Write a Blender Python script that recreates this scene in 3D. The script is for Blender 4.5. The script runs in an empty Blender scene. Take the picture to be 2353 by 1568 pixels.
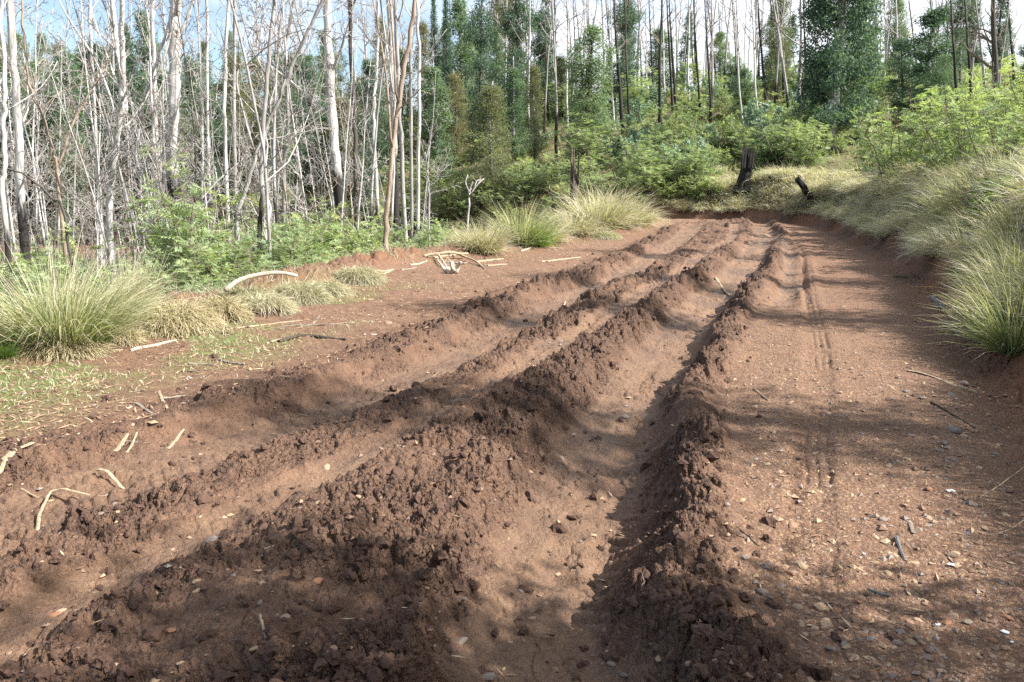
import bpy, math, random
import numpy as np
from mathutils import Vector

# ------------------------------------------------------------------ camera, sky, sun, exposure
SC = bpy.context.scene
COL = SC.collection
CAM_H = 1.6
PITCH = math.radians(11.25)
LENS = 28.0
cam_d = bpy.data.cameras.new('camera')
cam_d.lens = LENS; cam_d.sensor_width = 36.0
cam_d.clip_start = 0.05; cam_d.clip_end = 3000
cam = bpy.data.objects.new('camera', cam_d)
COL.objects.link(cam)
cam.location = (0, 0, CAM_H)
cam.rotation_euler = (math.pi / 2 - PITCH, 0, 0)
SC.camera = cam

SUN_AZ, SUN_EL = math.radians(102), math.radians(43)
S = Vector((math.sin(SUN_AZ) * math.cos(SUN_EL), math.cos(SUN_AZ) * math.cos(SUN_EL), math.sin(SUN_EL)))
sun_d = bpy.data.lights.new('sun', 'SUN')
sun_d.energy = 5.0; sun_d.angle = math.radians(0.55); sun_d.color = (1.0, 0.965, 0.905)
sun = bpy.data.objects.new('sun', sun_d)
COL.objects.link(sun)
sun.rotation_euler = S.to_track_quat('Z', 'Y').to_euler()

world = bpy.data.worlds.new('World')
SC.world = world
world.use_nodes = True
wn = world.node_tree; wn.nodes.clear()
def wnode(t, **kw):
    n = wn.nodes.new(t)
    for k, v in kw.items(): setattr(n, k, v)
    return n
w_out = wnode('ShaderNodeOutputWorld'); w_bg = wnode('ShaderNodeBackground')
w_sky = wnode('ShaderNodeTexSky', sky_type='NISHITA', sun_disc=False, sun_elevation=SUN_EL, sun_rotation=SUN_AZ)
w_sky.air_density = 1.0; w_sky.dust_density = 1.2; w_sky.ozone_density = 1.4
w_tc = wnode('ShaderNodeTexCoord'); w_map = wnode('ShaderNodeMapping')
w_map.inputs['Scale'].default_value = (1.0, 1.0, 2.2); w_map.inputs['Location'].default_value = (0.35, 0.2, 0.1)
w_n = wnode('ShaderNodeTexNoise'); w_n.inputs['Scale'].default_value = 2.3; w_n.inputs['Detail'].default_value = 6; w_n.inputs['Roughness'].default_value = 0.55
w_r = wnode('ShaderNodeValToRGB')
w_r.color_ramp.elements[0].position = 0.36; w_r.color_ramp.elements[0].color = (0, 0, 0, 1)
w_r.color_ramp.elements[1].position = 0.56; w_r.color_ramp.elements[1].color = (1, 1, 1, 1)
w_mix = wnode('ShaderNodeMixRGB'); w_mix.inputs['Color2'].default_value = (6.6, 6.9, 7.4, 1)
w_bg.inputs['Strength'].default_value = 0.075
L = wn.links.new
L(w_tc.outputs['Generated'], w_map.inputs['Vector']); L(w_map.outputs[0], w_n.inputs['Vector'])
w_x = wnode('ShaderNodeSeparateXYZ'); w_ma = wnode('ShaderNodeMath', operation='MULTIPLY_ADD'); w_ma.inputs[1].default_value = 0.30      # cloudier towards the sun's side
L(w_tc.outputs['Generated'], w_x.inputs[0]); L(w_x.outputs['X'], w_ma.inputs[0]); L(w_n.outputs['Fac'], w_ma.inputs[2]); L(w_ma.outputs[0], w_r.inputs['Fac']); L(w_r.outputs['Color'], w_mix.inputs['Fac'])
L(w_sky.outputs[0], w_mix.inputs['Color1']); L(w_mix.outputs[0], w_bg.inputs['Color']); L(w_bg.outputs[0], w_out.inputs['Surface'])

SC.view_settings.view_transform = 'Standard'
SC.view_settings.look = 'None'
SC.view_settings.exposure = 1.58
SC.view_settings.gamma = 1.0
SC.view_settings.use_curve_mapping = False
SC.render.engine = 'CYCLES'
SC.cycles.max_bounces = 6; SC.cycles.diffuse_bounces = 3; SC.cycles.transmission_bounces = 3
SC.cycles.use_denoising = False

R = np.random.default_rng(7)
random.seed(7)

# ------------------------------------------------------------------ the photograph's view as rays (sizes in a 2353 x 1568 copy of it)
FPX = LENS / 36.0 * 2353
cp, sp = math.cos(PITCH), math.sin(PITCH)
def ray(u, v):
    xc, yc = (u - 1176.5) / FPX, -(v - 784) / FPX
    return np.array([xc, cp + yc * sp, -sp + yc * cp])
def P(u, v, z=0.0):                       # point on the level z
    d = ray(u, v); k = (z - CAM_H) / d[2]
    return np.array([0, 0, CAM_H]) + d * k
def PD(u, v, dist):                       # point on the upright plane y = dist
    d = ray(u, v); return np.array([0, 0, CAM_H]) + d * (dist / d[1])
def project(x, y, z):
    dx, dy, dz = x, y, z - CAM_H
    f = dy * cp - dz * sp; uu = dy * sp + dz * cp
    return 1176.5 + FPX * dx / f, 784 - FPX * uu / f

# ------------------------------------------------------------------ noise
def _h(ix, iy, seed):
    a = (ix.astype(np.int64) * 374761393 + iy.astype(np.int64) * 668265263 + seed * 974634777) & 0xffffffff
    a = ((a ^ (a >> 13)) * 1274126177) & 0xffffffff
    a = a ^ (a >> 16)
    return (a & 0xffffff).astype(np.float64) / 16777215.0
def vnoise(x, y, seed=0):
    ix, iy = np.floor(x), np.floor(y); fx, fy = x - ix, y - iy
    fx = fx * fx * fx * (fx * (fx * 6 - 15) + 10); fy = fy * fy * fy * (fy * (fy * 6 - 15) + 10)
    a, b = _h(ix, iy, seed), _h(ix + 1, iy, seed); c, d = _h(ix, iy + 1, seed), _h(ix + 1, iy + 1, seed)
    return (a + (b - a) * fx) * (1 - fy) + (c + (d - c) * fx) * fy
def fbm(x, y, seed=0, octs=4, gain=0.5):
    s = np.zeros_like(x, dtype=float); a, t = 1.0, 0.0
    for o in range(octs):
        s += a * (vnoise(x * 2 ** o + 17.3 * o, y * 2 ** o - 9.1 * o, seed + o) * 2 - 1); t += a; a *= gain
    return s / t
def cells(x, y, seed, dens=1.0, rmin=0.25, rmax=0.55):      # rounded lumps, one per cell
    ix, iy = np.floor(x), np.floor(y); best = np.zeros_like(x, dtype=float)
    for ox in (-1, 0, 1):
        for oy in (-1, 0, 1):
            cx, cy = ix + ox, iy + oy
            px = cx + _h(cx, cy, seed); py = cy + _h(cx, cy, seed + 1)
            r = rmin + (rmax - rmin) * _h(cx, cy, seed + 2)
            on = _h(cx, cy, seed + 3) < dens
            q = 1 - ((x - px) ** 2 + (y - py) ** 2) / (r * r)
            best = np.maximum(best, np.where(on, r * np.sqrt(np.clip(q, 0, 1)), 0))
    return best
def blocks(x, y, seed):                     # broken earth: angular pieces, each with a height and a tilt of its own
    ix, iy = np.floor(x), np.floor(y); f1 = np.full(x.shape, 9.0); f2 = f1.copy(); hh = np.zeros(x.shape)
    for ox in (-1, 0, 1):
        for oy in (-1, 0, 1):
            cx, cy = ix + ox, iy + oy; dx = x - cx - _h(cx, cy, seed); dy = y - cy - _h(cx, cy, seed + 1); d = np.sqrt(dx * dx + dy * dy)
            nh = _h(cx, cy, seed + 2) ** 1.6 + 0.7 * dx * (_h(cx, cy, seed + 3) - 0.5) + 0.7 * dy * (_h(cx, cy, seed + 4) - 0.5)
            m = d < f1; f2 = np.where(m, f1, np.minimum(f2, d)); hh = np.where(m, nh, hh); f1 = np.where(m, d, f1)
    return hh * sst(0.0, 0.28, f2 - f1) - 0.35 * sst(0.12, 0.0, f2 - f1)
def sst(a, b, x):
    t = np.clip((x - a) / (b - a), 0, 1); return t * t * (3 - 2 * t)

# ------------------------------------------------------------------ curves on the ground
def catmull(pts, n=6):
    p = np.array([2 * np.array(pts[0]) - np.array(pts[1])] + [np.array(q) for q in pts] + [2 * np.array(pts[-1]) - np.array(pts[-2])], float)
    out = []
    for i in range(1, len(p) - 2):
        for k in range(n):
            t = k / n
            out.append(0.5 * ((2 * p[i]) + (-p[i - 1] + p[i + 1]) * t + (2 * p[i - 1] - 5 * p[i] + 4 * p[i + 1] - p[i + 2]) * t * t + (-p[i - 1] + 3 * p[i] - 3 * p[i + 1] + p[i + 2]) * t ** 3))
    out.append(p[-2]); return np.array(out)
def pdist(line, x, y):                     # signed lateral distance (+ to the right of travel), arc length
    best = np.full(x.shape, 1e9); sd = np.zeros(x.shape); sa = np.zeros(x.shape); acc = 0.0
    for (ax, ay), (bx, by) in zip(line[:-1], line[1:]):
        dx, dy = bx - ax, by - ay; ll = dx * dx + dy * dy; ln = math.sqrt(ll)
        t = np.clip(((x - ax) * dx + (y - ay) * dy) / ll, 0, 1)
        qx, qy = x - ax - t * dx, y - ay - t * dy; d2 = qx * qx + qy * qy
        m = d2 < best
        best = np.where(m, d2, best); sg = np.where(qx * dy - qy * dx >= 0, 1.0, -1.0)
        sd = np.where(m, sg * np.sqrt(d2), sd); sa = np.where(m, acc + t * ln, sa); acc += ln
    return sd, sa

def gl(pix, z=0.0, pre=(), post=()):
    return catmull(list(pre) + [tuple(P(u, v, z)[:2]) for u, v in pix] + list(post), 4)
EDGE_R = catmull([(-9.5, -24), (-5.8, -14), (-1.9, -6), (1.7, 0), (2.85, 3), (3.5, 4.7), (4.45, 7), (5.8, 10.5), (8.0, 16.3), (10.2, 24), (11.6, 30), (11.2, 33.4), (9.0, 36.0), (5.0, 38.4), (0, 41.2), (-8, 44.2), (-18, 46.5), (-32, 47), (-62, 42), (-130, 25)], 5)
EDGE_L = catmull([(-22, -24), (-14, -12), (-8.6, 0), (-5.9, 5), (-4.9, 7.2), (-4.1, 9.15), (-3.55, 10.8), (-3.0, 13), (-2.3, 15.4), (-1.1, 17.6), (1.5, 22.5), (5.0, 29.5), (5.6, 32.0), (4.0, 34.0), (0, 36.6), (-8, 39.6), (-18, 42), (-32, 42.5), (-62, 37.5), (-130, 20)], 5)
RUT_1 = gl([(-420, 1420), (-100, 1275), (200, 1150), (500, 1050), (800, 935), (1000, 850), (1120, 788), (1250, 715), (1390, 655), (1480, 610), (1560, 558), (1600, 522)], -0.15, pre=[(-6.6, -1)])
RUT_2 = gl([(-300, 1640), (0, 1480), (400, 1275), (700, 1130), (1000, 975), (1200, 862), (1330, 785), (1430, 722), (1520, 662), (1610, 600), (1680, 555), (1690, 520)], -0.04, pre=[(-4.6, -1)])
RUT_3 = gl([(1180, 1900), (1230, 1568), (1255, 1400), (1300, 1280), (1370, 1110), (1430, 970), (1500, 870), (1575, 765), (1640, 690), (1705, 635), (1745, 575), (1755, 535), (1730, 510)], -0.2, pre=[(-2.6, -3)])
RUT_4 = gl([(1890, 1568), (1870, 1400), (1858, 1200), (1868, 1000), (1880, 860), (1872, 760), (1856, 680), (1850, 620), (1840, 570), (1800, 525)], 0, pre=[(-0.6, -3)])
RUT_5 = gl([(1795, 700), (1812, 660), (1818, 610), (1800, 555), (1765, 520)], 0)
FOOT_L = EDGE_L

def zones(x, y):
    tr, _ = pdist(EDGE_R, x, y); tl, _ = pdist(EDGE_L, x, y)
    return tr, -tl                          # tr > 0 uphill of the road, tl > 0 downhill of it

def base_h(x, y, tr, tl):
    n1 = fbm(x * 0.05, y * 0.05, 3, 3); n2 = fbm(x * 0.33, y * 0.33, 5, 3)
    rz = -1.9 * sst(7, -8, x) * sst(33, 40, y)
    # uphill side: short cut bank, then hill
    u = np.maximum(tr, 0)
    near = sst(26, 12, y)
    foot = 0.30 + 0.12 * n2
    bank = (1.1 + 0.4 * near + 0.25 * n2) * sst(0.0, 1.9, u + 0.2 * n2 * sst(0, 0.5, u)) + foot * sst(0.0, 0.22, u)
    hill = 0.20 * np.maximum(u - 1.2, 0)
    hill = np.where(hill > 9, 9 + (hill - 9) * 0.35, hill) + n1 * sst(3, 30, u) * 1.6 + 0.12 * n2 * sst(0.5, 2, u)
    gutter = -0.09 * np.exp(-((tr + 0.22) / 0.25) ** 2)
    # downhill side: loose windrow, then the gully
    w = np.maximum(tl, 0)
    wind = (0.17 + 0.14 * n2 + 0.08 * sst(9, 14, y)) * np.exp(-((tl - 0.15) / 0.55) ** 2) * sst(5, 8, y) * sst(37, 33, y)
    drop = -0.40 * np.maximum(w - 0.5, 0); drop = np.where(drop < -2.6, -2.6 + (drop + 2.6) * 0.18, drop)
    drop = np.maximum(drop, -4.5) + n1 * sst(3, 15, w) * 0.9 + 0.15 * n2 * sst(0.3, 2, w)
    up = sst(-0.001, 0.001, tr); dn = sst(-0.001, 0.001, tl)
    far = sst(35, 110, w) * 6
    return rz + gutter + (bank + hill) * (tr > 0) + wind + (drop + far) * (tl > 0) + 0.03 * fbm(x * 0.5, y * 0.5, 9, 2) * (tr <= 0) * (tl <= 0)

def rutp(d, w, depth, bl, br, bw=0.16, p=2.2):
    a = np.abs(d) / w
    f = -depth * np.clip(1 - a ** p, 0, 1) ** 0.75
    off = w + bw * 0.75
    return f + bl * np.exp(-((d + off) / bw) ** 2) + br * np.exp(-((d - off) / bw) ** 2)

def road_h(x, y):
    """ruts, berms, lumps and tyre prints; returns height and material masks"""
    wx = x + 0.06 * fbm(x * 1.6, y * 1.6, 21, 3); wy = y + 0.06 * fbm(x * 1.6, y * 1.6, 27, 3)
    d1, s1 = pdist(RUT_1, wx, wy); d2, s2 = pdist(RUT_2, x + 0.25 * (wx - x), y + 0.25 * (wy - y)); d3, s3 = pdist(RUT_3, wx, wy)
    d4, s4 = pdist(RUT_4, x, y); d5, s5 = pdist(RUT_5, wx, wy)
    m = lambda s, sd, f=0.7: (0.5 + 0.85 * fbm(s * f * 1.3, s * 0 + sd, sd, 4, 0.6)).clip(0, 1)         # variation along a rut
    fy = sst(3.5, 7.5, y)
    h = rutp(d1, 0.46, 0.07 + 0.11 * fy + 0.07 * m(s1, 31), 0.01 + 0.05 * m(s1, 32), 0.03 * m(s1, 33, 1.3), 0.17, 3.0)
    h += rutp(d2, 0.17, 0.045 + 0.03 * m(s2, 41), 0.018 * m(s2, 42, 1.4), 0.03 * m(s2, 43, 1.4), 0.12)
    h += rutp(d3 + 0.10 * (m(s3, 56, 0.8) - 0.5), 0.40 + 0.12 * m(s3, 51, 0.6), 0.18 + 0.09 * m(s3, 52), 0.08 * m(s3, 53, 0.7), 0.06 + 0.09 * m(s3, 54, 1.3), 0.16, 2.4)
    h -= 0.07 * np.exp(-((d3 - 0.2) / 0.14) ** 2) * (0.5 + 0.6 * m(s3, 58, 1.0))
    mound = 0.10 * np.exp(-((d3 + 0.95) / 0.45) ** 2) * (0.4 + m(s3, 55, 1.1))
    h += mound
    h += rutp(d5, 0.22, 0.10, 0.05, 0.05, 0.14) * sst(9.5, 12, y)
    h += rutp(d4, 0.13, 0.016, 0.006, 0.006, 0.05)
    h *= 0.40 + 0.46 * sst(24, 9, y)
    h += 0.035 * fbm(x * 1.3, y * 1.3, 57, 4, 0.6) * sst(1.2, 0.4, d3)
    # where lumpy mud lies
    g = lambda d, c, w: np.exp(-((d - c) / w) ** 2)
    inmud = sst(-1.15, -0.75, d1) * sst(0.85, 0.62, d3)
    floor1 = sst(0.42, 0.24, np.abs(d1 - 0.05)); floor2 = sst(0.19, 0.12, np.abs(d2)); floor3 = sst(0.40, 0.22, np.abs(d3 + 0.02)); floor5 = sst(0.2, 0.1, np.abs(d5)) * sst(9, 12, y)
    floors = np.maximum(np.maximum(floor1, floor2), np.maximum(floor3, floor5))
    lump = inmud * (1 - 0.93 * floors)
    lump = lump * (0.42 + 0.85 * sst(0.38, 0.62, vnoise(x * 1.9, y * 1.9, 61)))
    berm = np.clip(g(d1, -0.62, 0.2) + 0.6 * g(d1, 0.62, 0.2) + g(d3, -0.62, 0.25) + 1.1 * g(d3, 0.55, 0.17), 0, 1)
    lump = np.clip(lump * 0.55 + berm * 0.6 * inmud * (0.15 + 1.1 * sst(0.32, 0.62, vnoise(x * 1.3, y * 1.3, 63))), 0, 1.1) * (1 - 0.9 * floor2)
    qx = x + 0.025 * fbm(x * 9, y * 9, 71, 2); qy = y + 0.025 * fbm(x * 9, y * 9, 75, 2)
    bx = x + 0.05 * fbm(x * 11, y * 11, 71, 3); by = y + 0.05 * fbm(x * 11, y * 11, 75, 3)
    h += lump * (0.060 * blocks(bx / 0.19, by / 0.19, 81) + 0.036 * blocks(qx / 0.095, qy / 0.095, 91) + 0.026 * blocks(qx / 0.05, qy / 0.05, 95) + 0.013 * blocks(x / 0.024, y / 0.024, 97) * sst(7, 4, y) + 0.06 * cells(bx / 0.13, by / 0.13, 85, 0.3, 0.2, 0.5) - 0.035)
    h += lump * 0.05 * fbm(x * 5, y * 5, 113, 3)
    far_ = sst(6, 13, y); h += (0.25 * inmud * (1 - 0.7 * floors) + lump) * far_ * (0.085 * blocks(bx / 0.36, by / 0.36, 87) + 0.08 * fbm(x * 3.2, y * 2.2, 89, 4, 0.65))
    h += 0.02 * fbm(x * 3.1, y * 3.1, 111, 3) * (0.4 + inmud) * (1 - 0.6 * floors)
    h += lump * 0.016 * fbm(x * 22, y * 22, 115, 3)
    h += (1 - lump.clip(0, 1)) * (0.008 * fbm(x * 14, y * 14, 117, 3) + 0.009 * cells(qx / 0.07, qy / 0.07, 121, 0.35) * (1 - 0.8 * floors) + 0.006 * blocks(qx / 0.06, qy / 0.06, 123) + 0.010 * fbm(x * 5, y * 5, 125, 3))
    sm = fbm(d1 * 14, s1 * 1.6, 181, 3) * floor1 + fbm(d2 * 16, s2 * 1.6, 183, 3) * floor2 + fbm(d3 * 13, s3 * 1.5, 185, 3) * floor3
    h += floors * sst(0.35, 0.65, vnoise(x * 2.1, y * 2.1, 195)) * (0.022 * blocks(qx / 0.075, qy / 0.075, 197) + 0.014 * fbm(x * 9, y * 9, 199, 3)) + floors * 0.012 * fbm(x * 4.5, y * 4.5, 201, 3)
    h += 0.013 * sm - 0.014 * sst(0.0, -0.12, np.abs(fbm(x * 6, y * 6, 187, 3)) - 0.10) * floors * sst(0.5, 0.7, vnoise(x * 1.1, y * 1.1, 189))
    # tyre prints: lugs across the floor of the prints, fine lines along the right hand one
    lug = lambda d, s, per, slant: sst(0.1, 0.5, np.sin((s + slant * np.abs(d)) * 2 * math.pi / per))
    h -= 0.022 * lug(d2, s2, 0.105, 1.6) * sst(0.19, 0.15, np.abs(d2)) * sst(0.03, 0.06, np.abs(d2)) * sst(0.2, 0.4, vnoise(s2 * 0.8, s2 * 0, 131))
    h -= 0.022 * lug(d3, s3, 0.10, 0.5) * g(d3, 0.27, 0.08) * np.maximum(sst(0.35, 0.6, vnoise(s3 * 0.6, s3 * 0, 135)), sst(2.8, 3.1, y) * sst(4.8, 4.2, y))
    h -= 0.008 * lug(d1, s1, 0.11, 0.5) * floor1 * sst(0.45, 0.65, vnoise(s1 * 0.6, s1 * 0, 137))
    near4 = sst(3.2, 3.5, y) * sst(5.3, 4.7, y)
    h -= 0.02 * lug(d4, s4, 0.085, 0.2) * g(d4, -0.07, 0.04) * near4
    d4w = d4 + 0.025 * fbm(s4 * 1.2, s4 * 0, 191, 3); brk = sst(0.25, 0.5, vnoise(s4 * 2.3, s4 * 0 + 3, 193))
    for c in (-0.03, 0.03, 0.09): h -= 0.014 * brk * g(d4w, c, 0.012) * (0.35 + 0.65 * sst(4.5, 7, y + 2 * near4))
    h -= 0.045 * g(d4, -0.02, 0.05) * sst(9, 11, y) * sst(30, 22, y)
    h -= 0.012 * lug(d5, s5, 0.3, 0.3) * floor5
    gravel = sst(0.62, 0.95, d3) * sst(14, 6, np.abs(y)) + 0.35 * sst(-0.9, -1.3, d1)
    red = sst(0.6, 1.4, d3) * 0.5 + 0.35 * sst(-0.8, -1.6, d1)
    return h, lump.clip(0, 1), floors, gravel.clip(0, 1), red.clip(0, 1)

def H(x, y, detail=True):
    x = np.atleast_1d(np.asarray(x, float)); y = np.atleast_1d(np.asarray(y, float))
    tr, tl = zones(x, y); z = base_h(x, y, tr, tl)
    if detail:
        k = sst(0.1, -0.5, tr) * sst(0.0, -0.5, tl); m = (k > 0) & (y < 40) & (y > -6)
        if m.any():
            hh = road_h(x[m], y[m])[0]; z[m] += hh * k[m]
    return z
def H1(x, y, detail=True): return float(H([x], [y], detail)[0])
def G(u, v):                               # where the ray through a picture point meets the ground
    d = ray(u, v); o = np.array([0, 0, CAM_H]); a = 1.5
    ts = np.concatenate([np.linspace(1.5, 15, 200), np.linspace(15.1, 140, 500)])
    pts = o + ts[:, None] * d
    below = pts[:, 2] < H(pts[:, 0], pts[:, 1], False)
    i = int(np.argmax(below)) if below.any() else len(ts) - 1
    lo, hi = ts[max(i - 1, 0)], ts[i]
    tt = np.linspace(lo, hi, 24); q = o + tt[:, None] * d
    b = q[:, 2] < H(q[:, 0], q[:, 1]); j = int(np.argmax(b)) if b.any() else 23
    return q[j]

# ------------------------------------------------------------------ materials
def new_mat(name):
    m = bpy.data.materials.new(name); m.use_nodes = True; nt = m.node_tree; nt.nodes.clear()
    return m, nt
class NT:
    def __init__(s, name):
        s.m, s.t = new_mat(name)
        s.out = s.n('ShaderNodeOutputMaterial')
    def n(s, t, ins=None, **kw):
        nd = s.t.nodes.new(t)
        for k, v in kw.items(): setattr(nd, k, v)
        for k, v in (ins or {}).items():
            if isinstance(v, bpy.types.NodeSocket): s.t.links.new(v, nd.inputs[k])
            else: nd.inputs[k].default_value = v
        return nd
    def noise(s, scale, detail=4, vec=None, rough=0.55):
        i = {'Scale': scale, 'Detail': detail, 'Roughness': rough}
        if vec is not None: i['Vector'] = vec
        return s.n('ShaderNodeTexNoise', i)
    def ramp(s, fac, stops):
        r = s.n('ShaderNodeValToRGB', {'Fac': fac}); e = r.color_ramp.elements
        while len(e) < len(stops): e.new(0.5)
        for q, (p, c) in zip(e, stops): q.position = p; q.color = (c, c, c, 1) if not isinstance(c, tuple) else (*c, 1)
        return r.outputs['Color']
    def mix(s, f, a, b, mode='MIX'):
        c = lambda v: (*v, 1) if isinstance(v, tuple) and len(v) == 3 else v
        return s.n('ShaderNodeMixRGB', {'Fac': f, 'Color1': c(a), 'Color2': c(b)}, blend_type=mode).outputs[0]
    def math(s, op, a, b=0.0, clamp=False): return s.n('ShaderNodeMath', {0: a, 1: b}, operation=op, use_clamp=clamp).outputs[0]
    def attr(s, name): return s.n('ShaderNodeAttribute', attribute_name=name).outputs['Fac']
    def obj(s): return s.n('ShaderNodeTexCoord').outputs['Object']
    def pos(s): return s.n('ShaderNodeNewGeometry').outputs['Position']
    def rnd(s): return s.n('ShaderNodeObjectInfo').outputs['Random']
    def bump(s, h, strength, dist, normal=None):
        i = {'Height': h, 'Strength': strength, 'Distance': dist}
        if normal is not None: i['Normal'] = normal
        return s.n('ShaderNodeBump', i).outputs[0]
    def princ(s, col, rough=0.9, normal=None, spec=0.3):
        i = {'Base Color': (*col, 1) if isinstance(col, tuple) else col, 'Roughness': rough, 'Specular IOR Level': spec}
        if normal is not None: i['Normal'] = normal
        b = s.n('ShaderNodeBsdfPrincipled', i).outputs[0]
        return b
    def done(s, sh): s.t.links.new(sh, s.out.inputs['Surface']); return s.m

def ground_material():
    t = NT('ground_soil'); p = t.pos()
    n_big = t.noise(0.9, 4, p).outputs['Fac']; n_mid = t.noise(7, 5, p).outputs['Fac']; n_fine = t.noise(60, 4, p, 0.65).outputs['Fac']; n_vf = t.noise(240, 2, p).outputs['Fac']
    road = t.mix(t.ramp(n_mid, [(0.3, 0.0), (0.7, 1.0)]), (0.116, 0.064, 0.040), (0.205, 0.118, 0.074))
    road = t.mix(t.math('MULTIPLY', t.attr('red'), 0.6), road, (0.200, 0.107, 0.067))
    road = t.mix(t.math('MULTIPLY', t.attr('floor'), t.ramp(n_big, [(0.3, 0.35), (0.7, 1.0)])), road, t.mix(n_mid, (0.160, 0.095, 0.058), (0.240, 0.149, 0.092)))
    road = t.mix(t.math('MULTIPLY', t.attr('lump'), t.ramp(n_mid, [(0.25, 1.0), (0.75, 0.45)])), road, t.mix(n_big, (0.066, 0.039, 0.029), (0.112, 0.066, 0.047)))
    damp = t.math('MULTIPLY', t.attr('floor'), t.ramp(t.noise(1.7, 4, p, 0.6).outputs['Fac'], [(0.46, 0.0), (0.58, 1.0)]))
    road = t.mix(t.math('MULTIPLY', damp, 0.45), road, (0.088, 0.050, 0.035))
    # gravel: small stones with a colour of their own
    v = t.n('ShaderNodeTexVoronoi', {'Vector': p, 'Scale': 38.0, 'Randomness': 1.0}); cell = t.n('ShaderNodeSeparateColor', {'Color': v.outputs['Color']})
    stone_on = t.math('MULTIPLY', t.ramp(cell.outputs[0], [(0.55, 0.0), (0.6, 1.0)]), t.ramp(v.outputs['Distance'], [(0.30, 1.0), (0.42, 0.0)]))
    stone_on = t.math('MULTIPLY', stone_on, t.math('ADD', t.math('MULTIPLY', t.attr('gravel'), 0.9), 0.12), True)
    stone_c = t.ramp(cell.outputs[1], [(0.0, (0.17, 0.11, 0.085)), (0.4, (0.30, 0.18, 0.11)), (0.7, (0.20, 0.17, 0.155)), (1.0, (0.38, 0.27, 0.17))])
    road = t.mix(stone_on, road, stone_c)
    v2 = t.n('ShaderNodeTexVoronoi', {'Vector': p, 'Scale': 110.0}); c2 = t.n('ShaderNodeSeparateColor', {'Color': v2.outputs['Color']})
    on2 = t.math('MULTIPLY', t.ramp(c2.outputs[0], [(0.62, 0.0), (0.66, 1.0)]), t.math('ADD', t.math('MULTIPLY', t.attr('gravel'), 0.65), 0.2), True)
    road = t.mix(on2, road, t.ramp(c2.outputs[1], [(0.0, (0.10, 0.065, 0.05)), (0.5, (0.27, 0.16, 0.10)), (1.0, (0.36, 0.25, 0.15))]))
    road = t.mix(t.ramp(n_fine, [(0.35, 0.35), (0.55, 0.0)]), road, (0.06, 0.034, 0.024))
    clay = t.mix(n_mid, (0.27, 0.112, 0.055), (0.20, 0.095, 0.055))
    c = t.mix(t.math('MULTIPLY', t.attr('clay'), t.ramp(n_mid, [(0.3, 0.5), (0.6, 1.0)])), road, clay)
    moss = t.mix(n_fine, (0.075, 0.105, 0.028), (0.16, 0.17, 0.06))
    c = t.mix(t.math('MULTIPLY', t.attr('moss'), t.ramp(n_mid, [(0.38, 0.0), (0.55, 1.0)])), c, moss)
    soil = t.mix(n_mid, (0.085, 0.070, 0.036), (0.17, 0.14, 0.07))
    c = t.mix(t.attr('soil'), c, soil)
    vl = t.n('ShaderNodeTexVoronoi', {'Vector': t.n('ShaderNodeVectorMath', {0: p, 1: t.n('ShaderNodeVectorMath', {0: t.noise(30, 3, p).outputs['Color'], 'Scale': 0.035}, operation='SCALE').outputs[0]}, operation='ADD').outputs[0], 'Scale': 34.0}); vs = t.n('ShaderNodeTexVoronoi', {'Vector': p, 'Scale': 85.0})
    crumb = t.math('MULTIPLY', t.math('ADD', t.math('MULTIPLY', vl.outputs['Distance'], -2.2), t.math('MULTIPLY', vs.outputs['Distance'], -0.9)), t.math('ADD', t.attr('lump'), 0.12))
    hgt = t.math('ADD', crumb, t.math('ADD', t.math('ADD', t.math('MULTIPLY', n_fine, 1.0), t.math('MULTIPLY', n_vf, 0.3)), t.math('MULTIPLY', stone_on, 0.35)))
    nrm = t.bump(hgt, 0.9, 0.02)
    rough = t.mix(t.attr('floor'), (0.92,) * 3, t.mix(damp, t.mix(n_mid, (0.6,) * 3, (0.85,) * 3), (0.38,) * 3))
    return t.done(t.princ(c, rough, nrm, 0.25))
M = {}
M['ground'] = ground_material()

def leaf_mat(name, stops, trans=0.35, obj_var=0.35, rough=0.55):
    """blade or leaf colour picked per leaf (tint) and per plant"""
    t = NT(name)
    f = t.math('ADD', t.math('MULTIPLY', t.attr('tint'), 1 - obj_var * 0.5), t.math('MULTIPLY', t.math('SUBTRACT', t.rnd(), 0.25), obj_var), True)
    c = t.ramp(f, stops)
    d = t.princ(c, rough, None, 0.25)
    tr = t.n('ShaderNodeBsdfTranslucent', {'Color': t.mix(1.0, c, (1.0, 1.1, 0.55), 'MULTIPLY')}).outputs[0]
    return t.done(t.n('ShaderNodeMixShader', {0: trans, 1: d, 2: tr}).outputs[0])
M['euc'] = leaf_mat('eucalypt_leaves', [(0, (0.083, 0.133, 0.092)), (0.45, (0.143, 0.211, 0.134)), (0.8, (0.215, 0.268, 0.159)), (1, (0.287, 0.257, 0.161))], 0.46, 0.3)
M['euc_olive'] = leaf_mat('olive_leaves', [(0, (0.103, 0.125, 0.067)), (0.5, (0.179, 0.185, 0.102)), (1, (0.305, 0.229, 0.138))], 0.46, 0.3)
M['euc_dark'] = leaf_mat('dark_leaves', [(0, (0.047, 0.083, 0.072)), (0.6, (0.098, 0.154, 0.118)), (1, (0.205, 0.262, 0.168))], 0.46, 0.3)
M['wattle'] = leaf_mat('wattle_fronds', [(0, (0.160, 0.220, 0.122)), (0.5, (0.290, 0.357, 0.194)), (0.85, (0.443, 0.481, 0.213)), (1, (0.569, 0.547, 0.197))], 0.45)
M['glaucous'] = leaf_mat('blue_grey_leaves', [(0, (0.113, 0.179, 0.128)), (0.6, (0.209, 0.299, 0.224)), (1, (0.389, 0.478, 0.374))], 0.3, 0.3, 0.45)
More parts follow.
